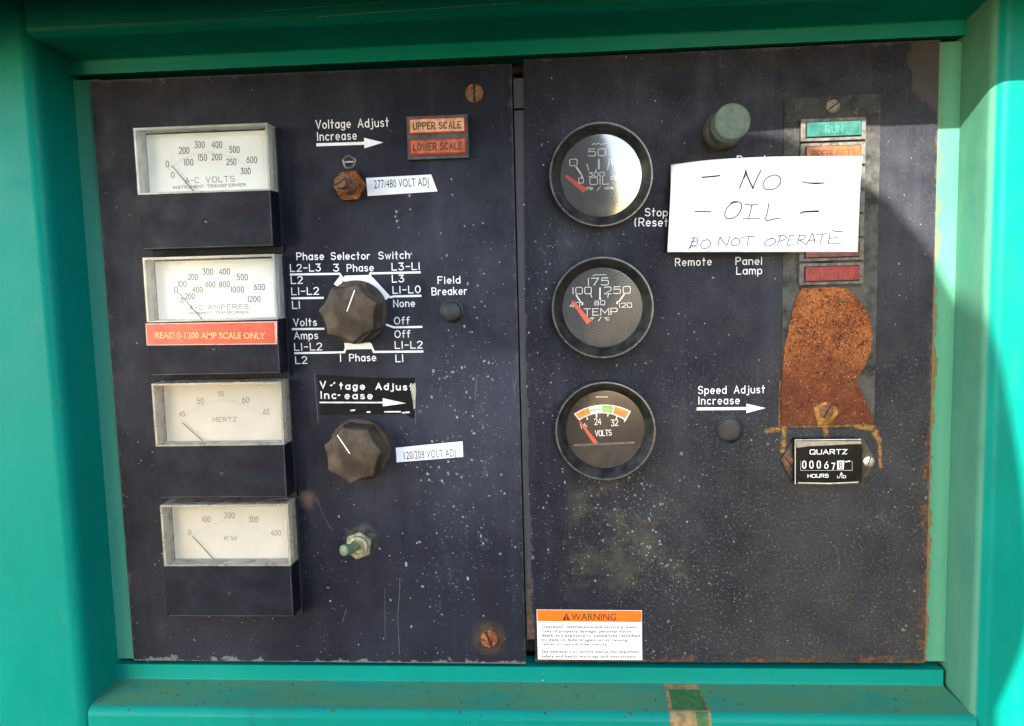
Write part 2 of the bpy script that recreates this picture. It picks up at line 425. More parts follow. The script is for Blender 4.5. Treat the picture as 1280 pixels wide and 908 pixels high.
    t.bump(t.math('ADD', t.noise(1400, 3, .6, v2), t.mul(sp, .8)), .22, .0002)
    return t.done(c, t.rng(t.noise(60, 4, .6, v2), .3, .7, .5, .66), 0, .16)

RUNS = ((141.5, -48.6, 151.5, -46.8, 1.5), (151.5, -46.8, 150.8, -60, 1.5), (149.2, -20, 148.9, -46, .8), (192.5, -46.2, 201, -47.6, 1.6), (201, -47.6, 204.6, -56, 1.7), (204.6, -56, 205.4, -70, 1.0), (174.6, -46, 174.8, -52, 1.6), (155, -46, 192, -46, .7))
def rust_runs(t, c, v2):
    m = None
    def vm(op, a, b=None):
        n = t.n('ShaderNodeVectorMath', operation=op); t.setin(n.inputs[0], a)
        if b is not None: t.setin(n.inputs[3] if op == 'SCALE' else n.inputs[1], b)
        return n
    for x0, z0, x1, z1, r in RUNS:
        A = Vector((x0*MM, 0, z0*MM)); D_ = Vector((x1*MM, 0, z1*MM))-A
        rel = vm('SUBTRACT', v2, tuple(A)).outputs[0]
        k = t.math('MULTIPLY', vm('DOT_PRODUCT', rel, tuple(D_)).outputs['Value'], 1/D_.length_squared, True)
        q_ = vm('SCALE', tuple(D_), k).outputs[0]
        d = vm('DISTANCE', rel, q_).outputs['Value']
        f = t.rng(d, r*2.6*MM, 0); m = f if m is None else t.mx(m, f)
    nz = t.noise(230, 7, .8, v2, .8)
    m = t.rng(t.math('ADD', t.mul(m, .9), t.mul(nz, 1.8)), 1.36, 1.85)
    col = t.mix(t.rng(t.noise(330, 4, .7, v2), .38, .62), (.12, .045, .013), (.36, .19, .048))
    return t.mix(t.mul(m, .9), c, col)

def green_paint(name, dusty=0.0, ledge=False, rustx=None, wall=False):
    t = NT(name); w = t.world(); X, Y, Z = t.xyz(w)
    c = t.mix(t.rng(t.noise(9, 4, .6, w), .3, .7), (.001, .166, .127), (.0015, .192, .146))
    # chalked, rubbed paint
    ch = t.mul(t.rng(t.noise(30, 6, .75, t.scaled(w, (1.6, 1.6, .5))), .5, .8), .22)
    c = t.mix(t.math('ADD', ch, dusty, True), c, ((.12, .29, .165) if rustx else (.085, .30, .225)) if dusty > .1 else (.03, .23, .17))
    if wall:
        wd = t.mul(t.rng(X, .2440, .2450), t.rng(X, .2500, .2482), t.rng(t.noise(18, 5, .65, t.scaled(w, (1, 2, .6))), .2, .6, .45, 1))
        c = t.mix(t.mul(wd, .62), c, (.15, .30, .17))
    smudge = t.mul(t.rng(t.noise(13, 7, .72, t.scaled(w, (1, 1, .45))), .52, .74), .34)
    c = t.mix(smudge, c, (.012, .085, .066))
    rub = t.mul(t.rng(t.noise(55, 7, .82, t.scaled(w, (1, 1, .6))), .60, .72), t.rng(t.noise(9, 3, .5, w), .45, .62), .5)
    c = t.mix(rub, c, (.06, .25, .19))
    sp = t.mx(specks(t, w, 260, .3, .03), specks(t, w, 120, .14, .04))
    c = t.mix(t.mul(sp, .75), c, t.mix(t.noise(60, 2, .5, w), (.02, .03, .025), (.12, .09, .05)))
    r = t.rng(t.noise(40, 4, .6, w), .3, .7, .3, .44)
    if ledge:
        d = t.mul(t.rng(Z, -.2000, -.2010), t.rng(Y, -.0285, -.024), t.rng(t.noise(26, 6, .7, t.scaled(w, (1, 3, 3))), .12, .62))
        c = t.mix(t.mul(d, .78), c, (.074, .160, .066))
        sc = t.mul(t.rng(Z, -.2000, -.2010), specks(t, w, 330, .42, .22))
        c = t.mix(t.mul(sc, .8), c, t.mix(t.noise(80, 2, .5, w), (.015, .025, .015), (.09, .085, .04)))
        r = t.mx(r, t.mul(d, .9))
    if rustx is not None:
        nz = t.noise(70, 6, .7, w)
        d = t.math('ABSOLUTE', t.math('SUBTRACT', X, rustx))
        rm = t.mul(t.math('LESS_THAN', d, t.rng(nz, .35, .75, .0008, .0045)), t.rng(Z, .12, -.02, .25, 1))
        c = t.mix(t.mul(rm, .8), c, t.mix(t.noise(300, 3, .6, w), (.24, .14, .05), (.10, .045, .02)))
    t.bump(t.math('ADD', t.noise(420, 2, .5, w), t.mul(t.noise(60, 2, .5, w), 1.5)), .10, .0003)
    return t.done(c, r, 0, .07)

def rust(name, dark=False):
    t = NT(name); w = t.world(); v2 = t.scaled(w, (1, .3, 1))
    n1 = t.noise(400, 6, .75, v2, .4); n4 = t.noise(16, 5, .7, v2); n2 = t.noise(38, 6, .75, v2)
    c = t.mix(t.rng(n2, .35, .65), (.16, .038, .010), (.33, .108, .028))
    n3 = t.noise(1000, 4, .8, v2)
    c = t.mix(t.rng(n1, .50, .36), c, (.030, .009, .006))
    c = t.mix(t.rng(n3, .53, .66), c, (.42, .20, .075))
    c = t.mix(t.rng(n3, .46, .36), c, (.025, .007, .005))
    c = t.mix(t.mul(t.rng(n4, .5, .68), .55), c, (.07, .02, .012))
    X, Y, Z = t.xyz(w)
    if not dark: c = t.mix(t.mul(t.rng(Z, .008, -.025), t.rng(t.noise(60, 4, .6, v2), .2, .55), .85), c, t.mix(n1, (.03, .008, .005), (.15, .038, .016)))
    dots = specks(t, v2, 800, .45, .10)
    c = t.mix(t.mul(dots, .7), c, (.46, .33, .21))
    t.bump(t.math('ADD', n1, t.mul(n2, .6)), .9, .0006)
    return t.done(c, .85, 0, .2)

def clear(name, film=.08, filmcol=(.8, .8, .78), gloss=.10, rough=.03):
    """a thin clear pane: mostly seen through, a glossy face, some dust and scratches"""
    t = NT(name); nt = t.t; nt.nodes.remove(t.bsdf)
    tr = t.n('ShaderNodeBsdfTransparent'); tr.inputs[0].default_value = (.97, .97, .96, 1)
    gl = t.n('ShaderNodeBsdfGlossy'); gl.inputs['Roughness'].default_value = rough; gl.inputs[0].default_value = (1, 1, 1, 1)
    df = t.n('ShaderNodeBsdfDiffuse'); df.inputs[0].default_value = (*filmcol, 1)
    fr = t.n('ShaderNodeFresnel'); fr.inputs[0].default_value = 1.5
    m1 = t.n('ShaderNodeMixShader'); m2 = t.n('ShaderNodeMixShader')
    f = t.mul(t.rng(t.noise(110, 3, .5), .2, .8, .55, 1), film*1.3)
    t.link(f, m1.inputs[0]); t.link(tr.outputs[0], m1.inputs[1]); t.link(df.outputs[0], m1.inputs[2])
    t.link(t.math('MULTIPLY', fr.outputs[0], gloss/.04, True), m2.inputs[0]); t.link(m1.outputs[0], m2.inputs[1]); t.link(gl.outputs[0], m2.inputs[2])
    t.link(m2.outputs[0], t.out.inputs[0])
    return t.m

M = {}
M['panel_l'] = panel_paint('chalky navy panel paint', False)
M['panel_r'] = panel_paint('grimy navy panel paint', True)
M['green'] = green_paint('green enamel')
M['green_dusty'] = green_paint('chalked green enamel', .6)
M['green_wall'] = green_paint('green enamel with dusty return', 0, wall=True)
M['green_right'] = green_paint('chalked green enamel with rust', .6, rustx=.2335)
M['green_ledge'] = green_paint('green enamel with dust', .02, True)
M['inside'] = simple('dark inside', (.008, .008, .008), .8)
M['white'] = simple('white engraving fill', (.78, .78, .77), .6, .2, .08, 700, bump=0)
M['white_dim'] = simple('worn white engraving fill', (.66, .66, .64), .6, .2, .25, 500, bump=0)
M['meter_black'] = simple('black meter plastic', (.0045, .0050, .0105), .5, .14, .25, 120, dust=.25, dustcol=(.036, .038, .054))
M['dial_white'] = simple('white dial', (.74, .74, .72), .6, .2, .03, 60, bump=0)
M['dial_cream'] = simple('yellowed dial', (.53, .475, .395), .6, .2, .04, 60, bump=0)
M['dial_ink'] = simple('grey dial ink', (.10, .10, .10), .6, .2, .3, 900, bump=0)
M['dial_ink_faded'] = simple('faded dial ink', (.22, .19, .16), .6, .2, .3, 900, bump=0)
M['clear'] = clear('clear plastic pane', .02, gloss=.004, rough=.12)
M['clear_wall'] = clear('scratched clear plastic wall', .50, (.60, .60, .545), .02, .2)
M['clear_wall_yellow'] = clear('yellowed clear plastic wall', .50, (.52, .465, .37), .02, .2)
M['needle_dark'] = simple('dark pointer', (.045, .04, .035), .5, bump=0)
M['steel_dark'] = simple('dark screw', (.05, .05, .055), .35, .5, .3, metal=.7)
M['red_tape'] = simple('red label tape', (.50, .032, .012), .38, .5, .06, 120, dust=.10, dustcol=(.5, .3, .2))
M['red_tape_edge'] = simple('pale label backing', (.62, .36, .27), .6)
M['tape_ink'] = simple('cream label ink', (.62, .42, .14), .6, bump=0)
M['label_white'] = simple('white label stock', (.80, .80, .80), .5, .3, .04, 200, bump=.05)
M['black_ink'] = simple('black ink', (.012, .012, .014), .6, .2, bump=0)
M['pencil'] = simple('ballpoint ink', (.018, .018, .024), .6, .2, .5, 400, bump=0)
M['knob'] = simple('dusty brown black knob plastic', (.036, .024, .0165), .5, .25, .15, 120, dust=.7, dustcol=(.125, .086, .056), bump=.2)
M['bezel'] = simple('black bezel', (.008, .008, .0085), .42, .3, .25, 300, dust=.6, dustcol=(.062, .058, .046), bump=.25)
M['bezel_rim'] = simple('worn bezel rim', (.07, .07, .065), .3, .6, .3, 300, dust=.4, dustcol=(.18, .165, .13))
M['gauge_dial'] = simple('charcoal gauge dial', (.016, .016, .0175), .6, .3, .2, 200)
M['gauge_dial_brown'] = simple('brown gauge dial', (.019, .011, .0105), .6, .3, .25, 120)
M['gauge_mask'] = simple('brown grey gauge mask', (.03, .022, .020), .55, .3, .3, 200, dust=.45, dustcol=(.058, .052, .04))
M['glass'] = clear('gauge glass', .09, (.42, .42, .42), .11, .10)
M['glass_dusty'] = clear('dusty gauge glass', .10, (.36, .36, .36), .012, .15)
M['glass_brown'] = clear('grimy gauge glass', .05, (.28, .23, .20), .015, .12)
M['needle_red'] = simple('red pointer', (.62, .055, .032), .5, .3, .1, bump=0)
M['needle_orange'] = simple('orange pointer', (.68, .10, .03), .5, .3, .1, bump=0)
M['band_orange'] = simple('orange dial band', (.66, .26, .02), .6, bump=0)
M['band_green'] = simple('green dial band', (.25, .50, .10), .6, bump=0)
M['grey_bar'] = simple('grey dial bar', (.15, .115, .11), .6, bump=0)
M['lamp_frame'] = simple('grimy lamp frame', (.075, .070, .060), .6, .3, .5, 420, dust=.6, dustcol=(.18, .16, .125), bump=.5)
M['scale_frame'] = simple('grey lamp housing', (.05, .05, .056), .55, .3, .3, 300, dust=.3, dustcol=(.16, .15, .15))
def lens(n, c, d=.12): return simple(n, c, .35, .22, .3, 260, dust=d, dustcol=(.15, .14, .11), bump=.4, bscale=700)
M['lens_green'] = lens('green lamp lens', (.003, .085, .066))
M['lens_orange'] = lens('orange lamp lens', (.30, .062, .009))
M['lens_red'] = lens('red lamp lens', (.19, .006, .008), .05)
M['lens_pink'] = lens('faded red lamp lens', (.11, .008, .014), .12)
M['lens_cream'] = lens('faded cream lamp lens', (.62, .33, .19), .1)
M['lens_rim'] = lens('red lamp lens rim', (.30, .035, .016), .1)
M['lens_salmon'] = lens('faded orange red lamp lens', (.42, .115, .055), .1)
M['lens_text'] = simple('brown lamp print', (.05, .018, .008), .6, bump=0)
M['lens_text_pale'] = simple('pale embossed lamp print', (.03, .17, .13), .5, bump=0)
M['lens_text_red'] = simple('embossed red lamp print', (.24, .02, .02), .5, bump=0)
def plate_paint():
    t = NT('grimy mounting plate'); w = t.world(); v2 = t.scaled(w, (1, 0, 1)); X, Y, Z = t.xyz(w)
    c = t.mix(t.rng(t.noise(90, 5, .6, v2), .3, .7), (.012, .012, .014), (.022, .022, .023))
    c = t.mix(t.mul(t.rng(t.noise(45, 6, .75, v2), .34, .60), t.rng(Z, .125, .10, .25, .9)), c, (.078, .078, .066))
    c = t.mix(t.mul(t.rng(t.noise(300, 4, .8, v2), .52, .7), .6), c, (.12, .115, .095))
    c = t.mix(t.mul(t.rng(t.noise(25, 5, .7, v2), .5, .7), t.rng(Z, -.02, -.045), .7), c, (.10, .105, .065))
    c = rust_runs(t, c, v2)
    t.bump(t.noise(500, 5, .7, v2), .5, .0003)
    return t.done(c, .65, 0, .15)
M['plate'] = plate_paint()
M['rust_plate'] = rust('heavy rust')
M['rust_bolt'] = rust('bolt rust', True)
M['rust_screw'] = simple('rusty screw', (.14, .055, .026), .75, .3, .5, 500, dust=.3, dustcol=(.26, .15, .085), bump=.6)
M['bright_screw'] = simple('bright screw', (.62, .62, .60), .3, .5, .3, 500, metal=.8)
M['grey_screw'] = simple('grimy screw', (.12, .10, .075), .6, .4, .5, 700, dust=.5, dustcol=(.34, .29, .22), bump=.6)
M['rust_run'] = simple('orange rust run', (.30, .145, .036), .9, .1, .5, 260, bump=.5)
M['button'] = simple('chalky green button cap', (.095, .122, .094), .75, .15, .14, 300, dust=.3, dustcol=(.17, .20, .155), bump=.4)
M['button_collar'] = simple('dirty button collar', (.06, .058, .042), .7, .3, .4, 300, dust=.5, dustcol=(.12, .115, .08))
M['rubber'] = simple('black rubber', (.012, .012, .012), .6)
M['toggle_tip'] = simple('green toggle', (.13, .165, .085), .45, .5, .2)
M['brass'] = simple('tarnished nut', (.24, .215, .125), .5, .5, .35, 500, metal=.25, dust=.4, dustcol=(.42, .40, .30), bump=.5)
M['plug'] = simple('black plug', (.016, .016, .016), .5, .3, .25, 200, dust=.45, dustcol=(.06, .06, .054))
M['meter_glass_black'] = simple('black meter face', (.005, .005, .0055), .25, .12, .2, bump=0)
M['meter_shell'] = simple('black hour meter shell', (.014, .014, .013), .3, .4, .3, 300, dust=.8, dustcol=(.10, .088, .062))
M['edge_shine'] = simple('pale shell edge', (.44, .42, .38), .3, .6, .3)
M['cream_strip'] = simple('cream band', (.30, .25, .18), .6, .3, .2)
M['paper'] = simple('white note paper', (.84, .84, .84), .7, .15, .015, 60, bump=.05)
M['warn_orange'] = simple('orange decal', (.72, .135, .002), .45, .4, .04)
M['warn_white'] = simple('off white decal', (.80, .785, .74), .5, .3, .05, 70, dust=.10, dustcol=(.62, .48, .26))
M['warn_ink'] = simple('dark decal ink', (.055, .02, .012), .6, bump=0)
M['tape_black'] = simple('black tape', (.0035, .0035, .004), .5, .12, .3, 300, dust=.15, dustcol=(.03, .03, .034))
M['tape_bare'] = simple('bare tape backing', (.30, .28, .21), .7, .2, .3)
M['splatter'] = simple('pale paint flecks', (.22, .23, .26), .8, .2, .35, 500, bump=0)
M['residue_tan'] = simple('old tape glue', (.23, .15, .065), .8, .2, .3, 250, bump=.4)
M['residue_green'] = simple('old green paint', (.045, .115, .035), .6, .3, .25, 250, bump=.3)
M['scratch'] = simple('scratched paint', (.075, .075, .085), .8, bump=0)
M['absorber'] = simple('black light absorber', (.012, .012, .012), .95, .1)
M['green_scratch'] = simple('scratched green enamel', (.10, .27, .20), .6, .2, .5, 600, bump=0)
M['edge_lit'] = simple('lit plastic edge', (.055, .056, .066), .5, .2, .5, 200, bump=0)  # grey of the meters' painted edge highlight
# ------------------------------------------------------------------ the green generator housing round the recess
def round_profile(pts, k, r, n=6):
    """replace corner k of an open polyline by an arc of radius r"""
    a, b, c = Vector(pts[k-1]), Vector(pts[k]), Vector(pts[k+1])
    u, v = (a-b).normalized(), (c-b).normalized()
    d = r/math.tan(u.angle(v)/2)
    p, q = b+u*d, b+v*d; cen = b + (u+v).normalized()*(r/math.sin(u.angle(v)/2))
    out = []
    for i in range(n+1):
        t = i/n; w = (p-cen).lerp(q-cen, t); out.append(tuple(cen + w.normalized()*r))
    return pts[:k] + out + pts[k+1:]
def sweep(mb, prof, axis, a, b, flare=None):
    """closed profile (s,h) swept along z (axis 'z': s is x) or along x (axis 'x': s is z)"""
    n = len(prof)
    def pt(s, h, t): return P(s, t, h) if axis == 'z' else P(t, s, h)
    A = [mb.bm.verts.new(pt(s, h, a)) for s, h in prof]
    B = [mb.bm.verts.new(pt(s, h, b + (flare(s, h) if flare else 0))) for s, h in prof]
    for i in range(n): mb.bm.faces.new((A[i], A[(i+1) % n], B[(i+1) % n], B[i]))
    mb.bm.faces.new(A[::-1]); mb.bm.faces.new(B)

housing = thing('generator_housing', 'green painted steel housing framing the recessed dark control panels', 'housing', 0, 0)
m = MB(); pr = round_profile([(-257.5, -20), (-257.5, -4), (-259.2, 30), (-560, 30), (-560, -20)], 2, 8, 10)
sweep(m, pr, 'z', -560, 420); m.build('side_post', M['green'], housing)
m = MB(); m.box(-257.8, -242, -189, 164.3, -20, -4); m.build('flange', M['green_dusty'], housing)
m = MB(); pr = round_profile([(245.5, -20), (245.5, -4), (247.6, 30), (560, 30), (560, -20)], 2, 8, 10)
sweep(m, pr, 'z', -560, 420); m.build('side_post', M['green_wall'], housing)
m = MB(); m.box(230.5, 245.8, -187.6, 164.3, -20, -4); m.build('flange', M['green_right'], housing)
m = MB(); pr = [(166.3, -18), (166.3, 0.4), (174.4, 0.4), (180.6, 29.3), (250, 29.3), (250, -18)]
pr = round_profile(round_profile(pr, 3, 6, 8), 2, 1.5, 4)
sweep(m, pr, 'x', -262, 249); m.build('top_rail', M['green'], housing)
m = MB(); pr = [(-191.2, -16), (-191.2, -0.6), (-200.6, -0.6), (-204.2, 30.4), (-420, 30.4), (-420, -16)]
pr = round_profile(round_profile(pr, 3, 5, 8), 2, 1.2, 4)
sweep(m, pr, 'x', -258.5, 243.6, lambda s, h: max(0, h)*.16)
m.build('bottom_rail', M['green_ledge'], housing)
m = MB(); sweep(m, [(206, 20), (178.6, 114), (187, 116.5), (216, 20)], 'x', -560, 560); rd = m.build('hood', M['green'], housing)   # sloping rain hood above the recess
m = MB(); sweep(m, [(204.4, 22), (178.3, 111.5), (179.6, 112.4), (206.4, 20.5)], 'x', -555, 555); m.build('added_dark_lining', M['absorber'], rd)  # added unseen dark sheet that cuts bounce light onto the top rail
m = MB(); m.box(366, 378, -420, 200, 32, 470, 2); sd = m.build('side_blocker', M['green'], housing)   # added unseen slab that blocks the sky from the right
m = MB(); m.box(362, 366, -415, 195, 36, 465); m.build('added_dark_lining', M['absorber'], sd)  # dark facing added so the slab sends no light back
m = MB(); m.box(-560, 560, 207, 420, -20, 24, 2); m.build('upper_wall', M['green'], housing)
m = MB(); m.box(-300, 300, -260, 230, -60, -24); m.build('inner_wall', M['inside'], housing)
m = MB()
m.lathe([(0, 31.6), (1.4, 31.5), (2.6, 30.9), (2.9, 30.3)], 20, 238.5, -213.5); m.build('screw', M['grey_screw'], housing)
m = MB()
for pts, w_ in (([(395, 21.5), (470, 15.5), (560, 9.5), (650, 3.5)], .35), ([(330, 14), (420, 7), (480, 3)], .25), ([(560, 8.8), (600, 6.2)], .5)): linepx(m, pts, w_, 29.6, (0, 0), 29.42)
sc_ = m.build('scratches', M['green_scratch'], housing, smooth=None); sc_['kind'] = 'stuff'

# ------------------------------------------------------------------ the two dark panels
PL = thing('instrument_board', 'left dark navy steel panel carrying four square meters and two knobs', 'panel', -122, -13, group='dark steel panels')
PR = thing('instrument_board', 'right dark grimy steel door panel carrying three round gauges and a note', 'panel', 116, -11, group='dark steel panels')
OL, OR = (-122, -13), (116, -11)
def shift(pts, o): return [(x-o[0], z-o[1]) for x, z in pts]
m = MB(); m.prism(shift([(-245.1, -188.3), (-.3, -188.9), (.1, 161.9), (-244.8, 162.8)], OL), -2.5, 0, .7); m.build('panel_sheet', M['panel_l'], PL)
m = MB(); m.prism(shift([(5.4, -187.2), (232.6, -186.8), (232.2, 164.6), (6.9, 163.9), (1.1, -172.5), (5.4, -172.8)], OR), -2.5, 0, .6); m.build('panel_sheet', M['panel_r'], PR)
m = MB(); m.prism(shift([(.6, -174), (5.5, -174), (6.6, 136.6), (.9, 136.4)], OR), -3, -1.0, .4)
m.prism(shift([(.9, 137.6), (6.6, 137.8), (6.6, 154.2), (1.0, 154)], OR), -3, -.9, .5); m.build('hinge', M['panel_l'], PR)

def panel_text(parent, o, items, name='lettering', mat='white', **k):
    mb = MB()
    for it in items:
        if it[0] == 't': writepx(mb, it[1], *it[2:6], it[6], it[7], h=.08, origin=o, gap=it[8] if len(it) > 8 else .26)
        elif it[0] == 'l': linepx(mb, it[1], it[2], .08, o, .1)
        elif it[0] == 'p': polypx(mb, it[1], .08, o, .07)
    return mb.build(name, M[mat], parent, smooth=None)
W = 1.22
panel_text(PL, OL, [('t', 'Voltage', 395, 161, 438.5, 159.6, 9.7, W, .3), ('t', 'Adjust', 447.5, 159.4, 486, 158, 9.7, W, .3), ('t', 'Increase', 396.5, 175.8, 446, 174.2, 9.5, W, .32),
    ('l', [(397, 181.2), (456, 179.3)], 1.7), ('p', [(455, 172.5), (479, 178.3), (455.4, 185.6)])])
def z5(X, Y): return (355+X/5.044, 300+Y/5.044)
def T5(s, X0, Y0, X1, Y1, cap=42, gap=.28): return ('t', s, *z5(X0, Y0), *z5(X1, Y1), cap/5.044, W, gap)
def L5(*p): return ('l', [z5(*q) for q in p], 1.2)
def P5(*p): return ('p', [z5(*q) for q in p])
panel_text(PL, OL, [T5('Phase', 80, 126, 252, 124), T5('Selector', 296, 124, 543, 121), T5('Switch', 596, 121, 793, 116),
    T5('L2-L3', 40, 200, 232, 196), T5('3', 312, 198, 347, 197), T5('Phase', 397, 199, 566, 196), T5('L3-L1', 680, 191, 856, 187),
    L5((42, 219), (350, 214), (378, 256)), L5((856, 205), (545, 212), (527, 270)),
    P5((378, 262), (372, 240), (384, 226), (538, 222), (522, 275)), P5((549, 226), (672, 358), (632, 386), (533, 278)), P5((314, 279), (350, 231), (371, 260), (345, 300)),
    T5('L2', 45, 276, 118, 274), T5('L1-L2', 48, 346, 220, 343), L5((50, 369), (245, 366)), T5('L1', 53, 433, 101, 432),
    T5('L3', 682, 267, 757, 265), T5('L1-L0', 686, 338, 861, 333), L5((672, 362), (692, 357), (861, 353)), T5('None', 690, 423, 826, 420),
    T5('Volts', 60, 542, 207, 540), L5((55, 563), (250, 561)), T5('Amps', 65, 625, 215, 623), T5('Off', 695, 532, 793, 530), L5((638, 532), (692, 552), (867, 549)), T5('Off', 698, 616, 797, 614),
    T5('L1-L2', 66, 697, 240, 694), T5('L1-L2', 700, 685, 873, 682), L5((70, 715), (380, 709), (392, 676)), L5((873, 704), (567, 707), (547, 660)),
    P5((380, 650), (545, 648), (552, 688), (384, 692)),
    T5('L2', 73, 781, 146, 779), T5('1', 350, 767, 364, 767), T5('Phase', 413, 765, 581, 762), T5('L1', 705, 769, 752, 768)])
panel_text(PL, OL, [T5('Field', 970, 276, 1112, 273), T5('Breaker', 932, 348, 1155, 343, 44)])
panel_text(PR, OR, [('t', 'Stop', 806, 270, 834.5, 270.3, 9.2, W, .26), ('t', '(Reset)', 793, 282.5, 840, 283, 9.5, W, .26)], mat='white')
panel_text(PR, OR, [('t', 'Reset', 921, 204.5, 958, 204, 9.2, W, .3)], mat='white')
panel_text(PR, OR, [('t', 'Remote', 844, 332.5, 889.5, 331.5, 9, W, .3)], mat='white_dim')
panel_text(PR, OR, [('t', 'Panel', 919.5, 331, 952.5, 330.7, 9, W, .28), ('t', 'Lamp', 920.5, 343, 952.5, 342.6, 9, W, .28)], mat='white_dim')
panel_text(PR, OR, [('t', 'Speed', 872.5, 492.3, 908, 492, 9.2, W, .28), ('t', 'Adjust', 917.5, 491.8, 956, 491.2, 9.2, W, .3), ('t', 'Increase', 873, 505.5, 924.5, 505, 9.2, W, .32),
    ('l', [(872.5, 511.4), (934, 510.8)], 1.7), ('p', [(933, 504.8), (957, 510.3), (933, 516.6)])])

# screws of the panels
def slot_screw(parent, x, z, r, mat, ang=90, h=0, hh=1.4, washer=None, dark='inside', name='screw'):
    m = MB(); m.lathe([(r, h), (r, h+hh*.45), (r*.86, h+hh*.85), (r*.5, h+hh), (0, h+hh*1.05)], 28, x, z)
    o = m.build(name, M[mat], parent)
    a = math.radians(ang); s = MB(); u = Vector((math.cos(a), math.sin(a)))*r*.88
    s.ribbon([(x-u.x, z-u.y), (x+u.x, z+u.y)], r*.2, h+hh*1.08); s.build('slot', M[dark], o, smooth=None)
    return o
slot_screw(PL, -21.1+122, 146.6+13, 5.2, 'rust_screw', 88)
slot_screw(PL, -21.8+122, -172.9+13, 5.4, 'rust_bolt', 110, hh=2.6)

# pale flecks of paint and plaster, uncounted
def flecks(parent, o, spots, seed, name='paint_flecks'):
    rnd = random.Random(seed); mb = MB()
    for x0, x1, z0, z1, n, smin, smax in spots:
        for _ in range(n):
            cx, cz = rnd.gauss((x0+x1)/2, (x1-x0)/3.2), rnd.gauss((z0+z1)/2, (z1-z0)/3.2)
            if not (x0-8 < cx < x1+8): continue
            s = smin + (smax-smin)*rnd.random()**2.6; k = rnd.randint(6, 9); a0 = rnd.random()*6; st = rnd.uniform(1, 1.9) if rnd.random() < .4 else 1
            pts = []
            for i in range(k):
                a = a0+2*math.pi*i/k; r = s*rnd.uniform(.45, 1.1)
                pts.append((cx-o[0]+r*math.cos(a), cz-o[1]+r*math.sin(a)*st, .05+.02*rnd.random()))
            mb.face(pts)
    ob = mb.build(name, M['splatter'], parent, smooth=None); ob['kind'] = 'stuff'
flecks(PL, OL, [(-50, -8, -20, 80, 70, .12, .85), (-75, -12, -110, -20, 120, .12, 1.0), (-118, -4, -185, -95, 80, .12, 1.0), (-75, -60, 60, 95, 14, .2, 1.1), (-240, -216, -170, 140, 60, .1, .5), (-118, -100, -60, -90, 10, .2, .9), (-200, -120, -185, -155, 40, .1, .5), (-26, -18, -60, 30, 30, .2, 1.0), (-48, -36, -20, 8, 26, .2, 1.1)], 4)
flecks(PR, OR, [(6, 26, -160, 120, 130, .12, .7), (20, 100, -130, -60, 150, .12, .75), (70, 140, -60, 50, 110, .1, .6), (30, 225, -180, -90, 110, .1, .5), (55, 85, -120, -70, 60, .15, .8), (205, 230, -100, 100, 40, .1, .55), (10, 120, 100, 160, 12, .15, .6)], 9)
m = MB(); rs = random.Random(3)
def scratch(pts, w):
    q = [measure(*p) for p in pts]; m.ribbon([(x-OL[0], z-OL[1]) for x, z in q], w, .06)
scratch([(500, 722), (499.5, 742), (497, 770), (498.5, 800), (499.5, 818)], .35); scratch([(481, 735), (481.5, 800)], .25)
scratch([(393, 468), (398, 530)], .45); scratch([(519, 473), (519.5, 530)], .4); scratch([(396, 622), (404, 645), (416, 664)], .3); scratch([(433, 762), (428, 778)], .4); scratch([(596, 470), (594, 500)], .7)
sc_ = m.build('scratches', M['scratch'], PL, smooth=None); sc_['kind'] = 'stuff'
# ------------------------------------------------------------------ the four square meters
def circ3(a, b, c):
    ax, ay = a; bx, by = b; cx, cy = c; d = 2*(ax*(by-cy)+bx*(cy-ay)+cx*(ay-by))
    ux = ((ax*ax+ay*ay)*(by-cy)+(bx*bx+by*by)*(cy-ay)+(cx*cx+cy*cy)*(ay-by))/d
    uy = ((ax*ax+ay*ay)*(cx-bx)+(bx*bx+by*by)*(ax-cx)+(cx*cx+cy*cy)*(bx-ax))/d
    return (ux, uy), math.hypot(ax-ux, ay-uy)
def scale_ticks(mb, p3, n, ln, w, h, big=5, off=0):
    (ux, uy), r = circ3(*p3)
    a0 = math.atan2(p3[0][1]-uy, p3[0][0]-ux); a1 = math.atan2(p3[2][1]-uy, p3[2][0]-ux)
    for i in range(n+1):
        a = a0+(a1-a0)*i/n; l = ln*(1.7 if i % big == 0 else 1)
        mb.ribbon([(ux+(r+off)*math.cos(a), uy+(r+off)*math.sin(a)), (ux+(r+off+l)*math.cos(a), uy+(r+off+l)*math.sin(a))], w, h)
    return (ux, uy), r
DH = 4.0
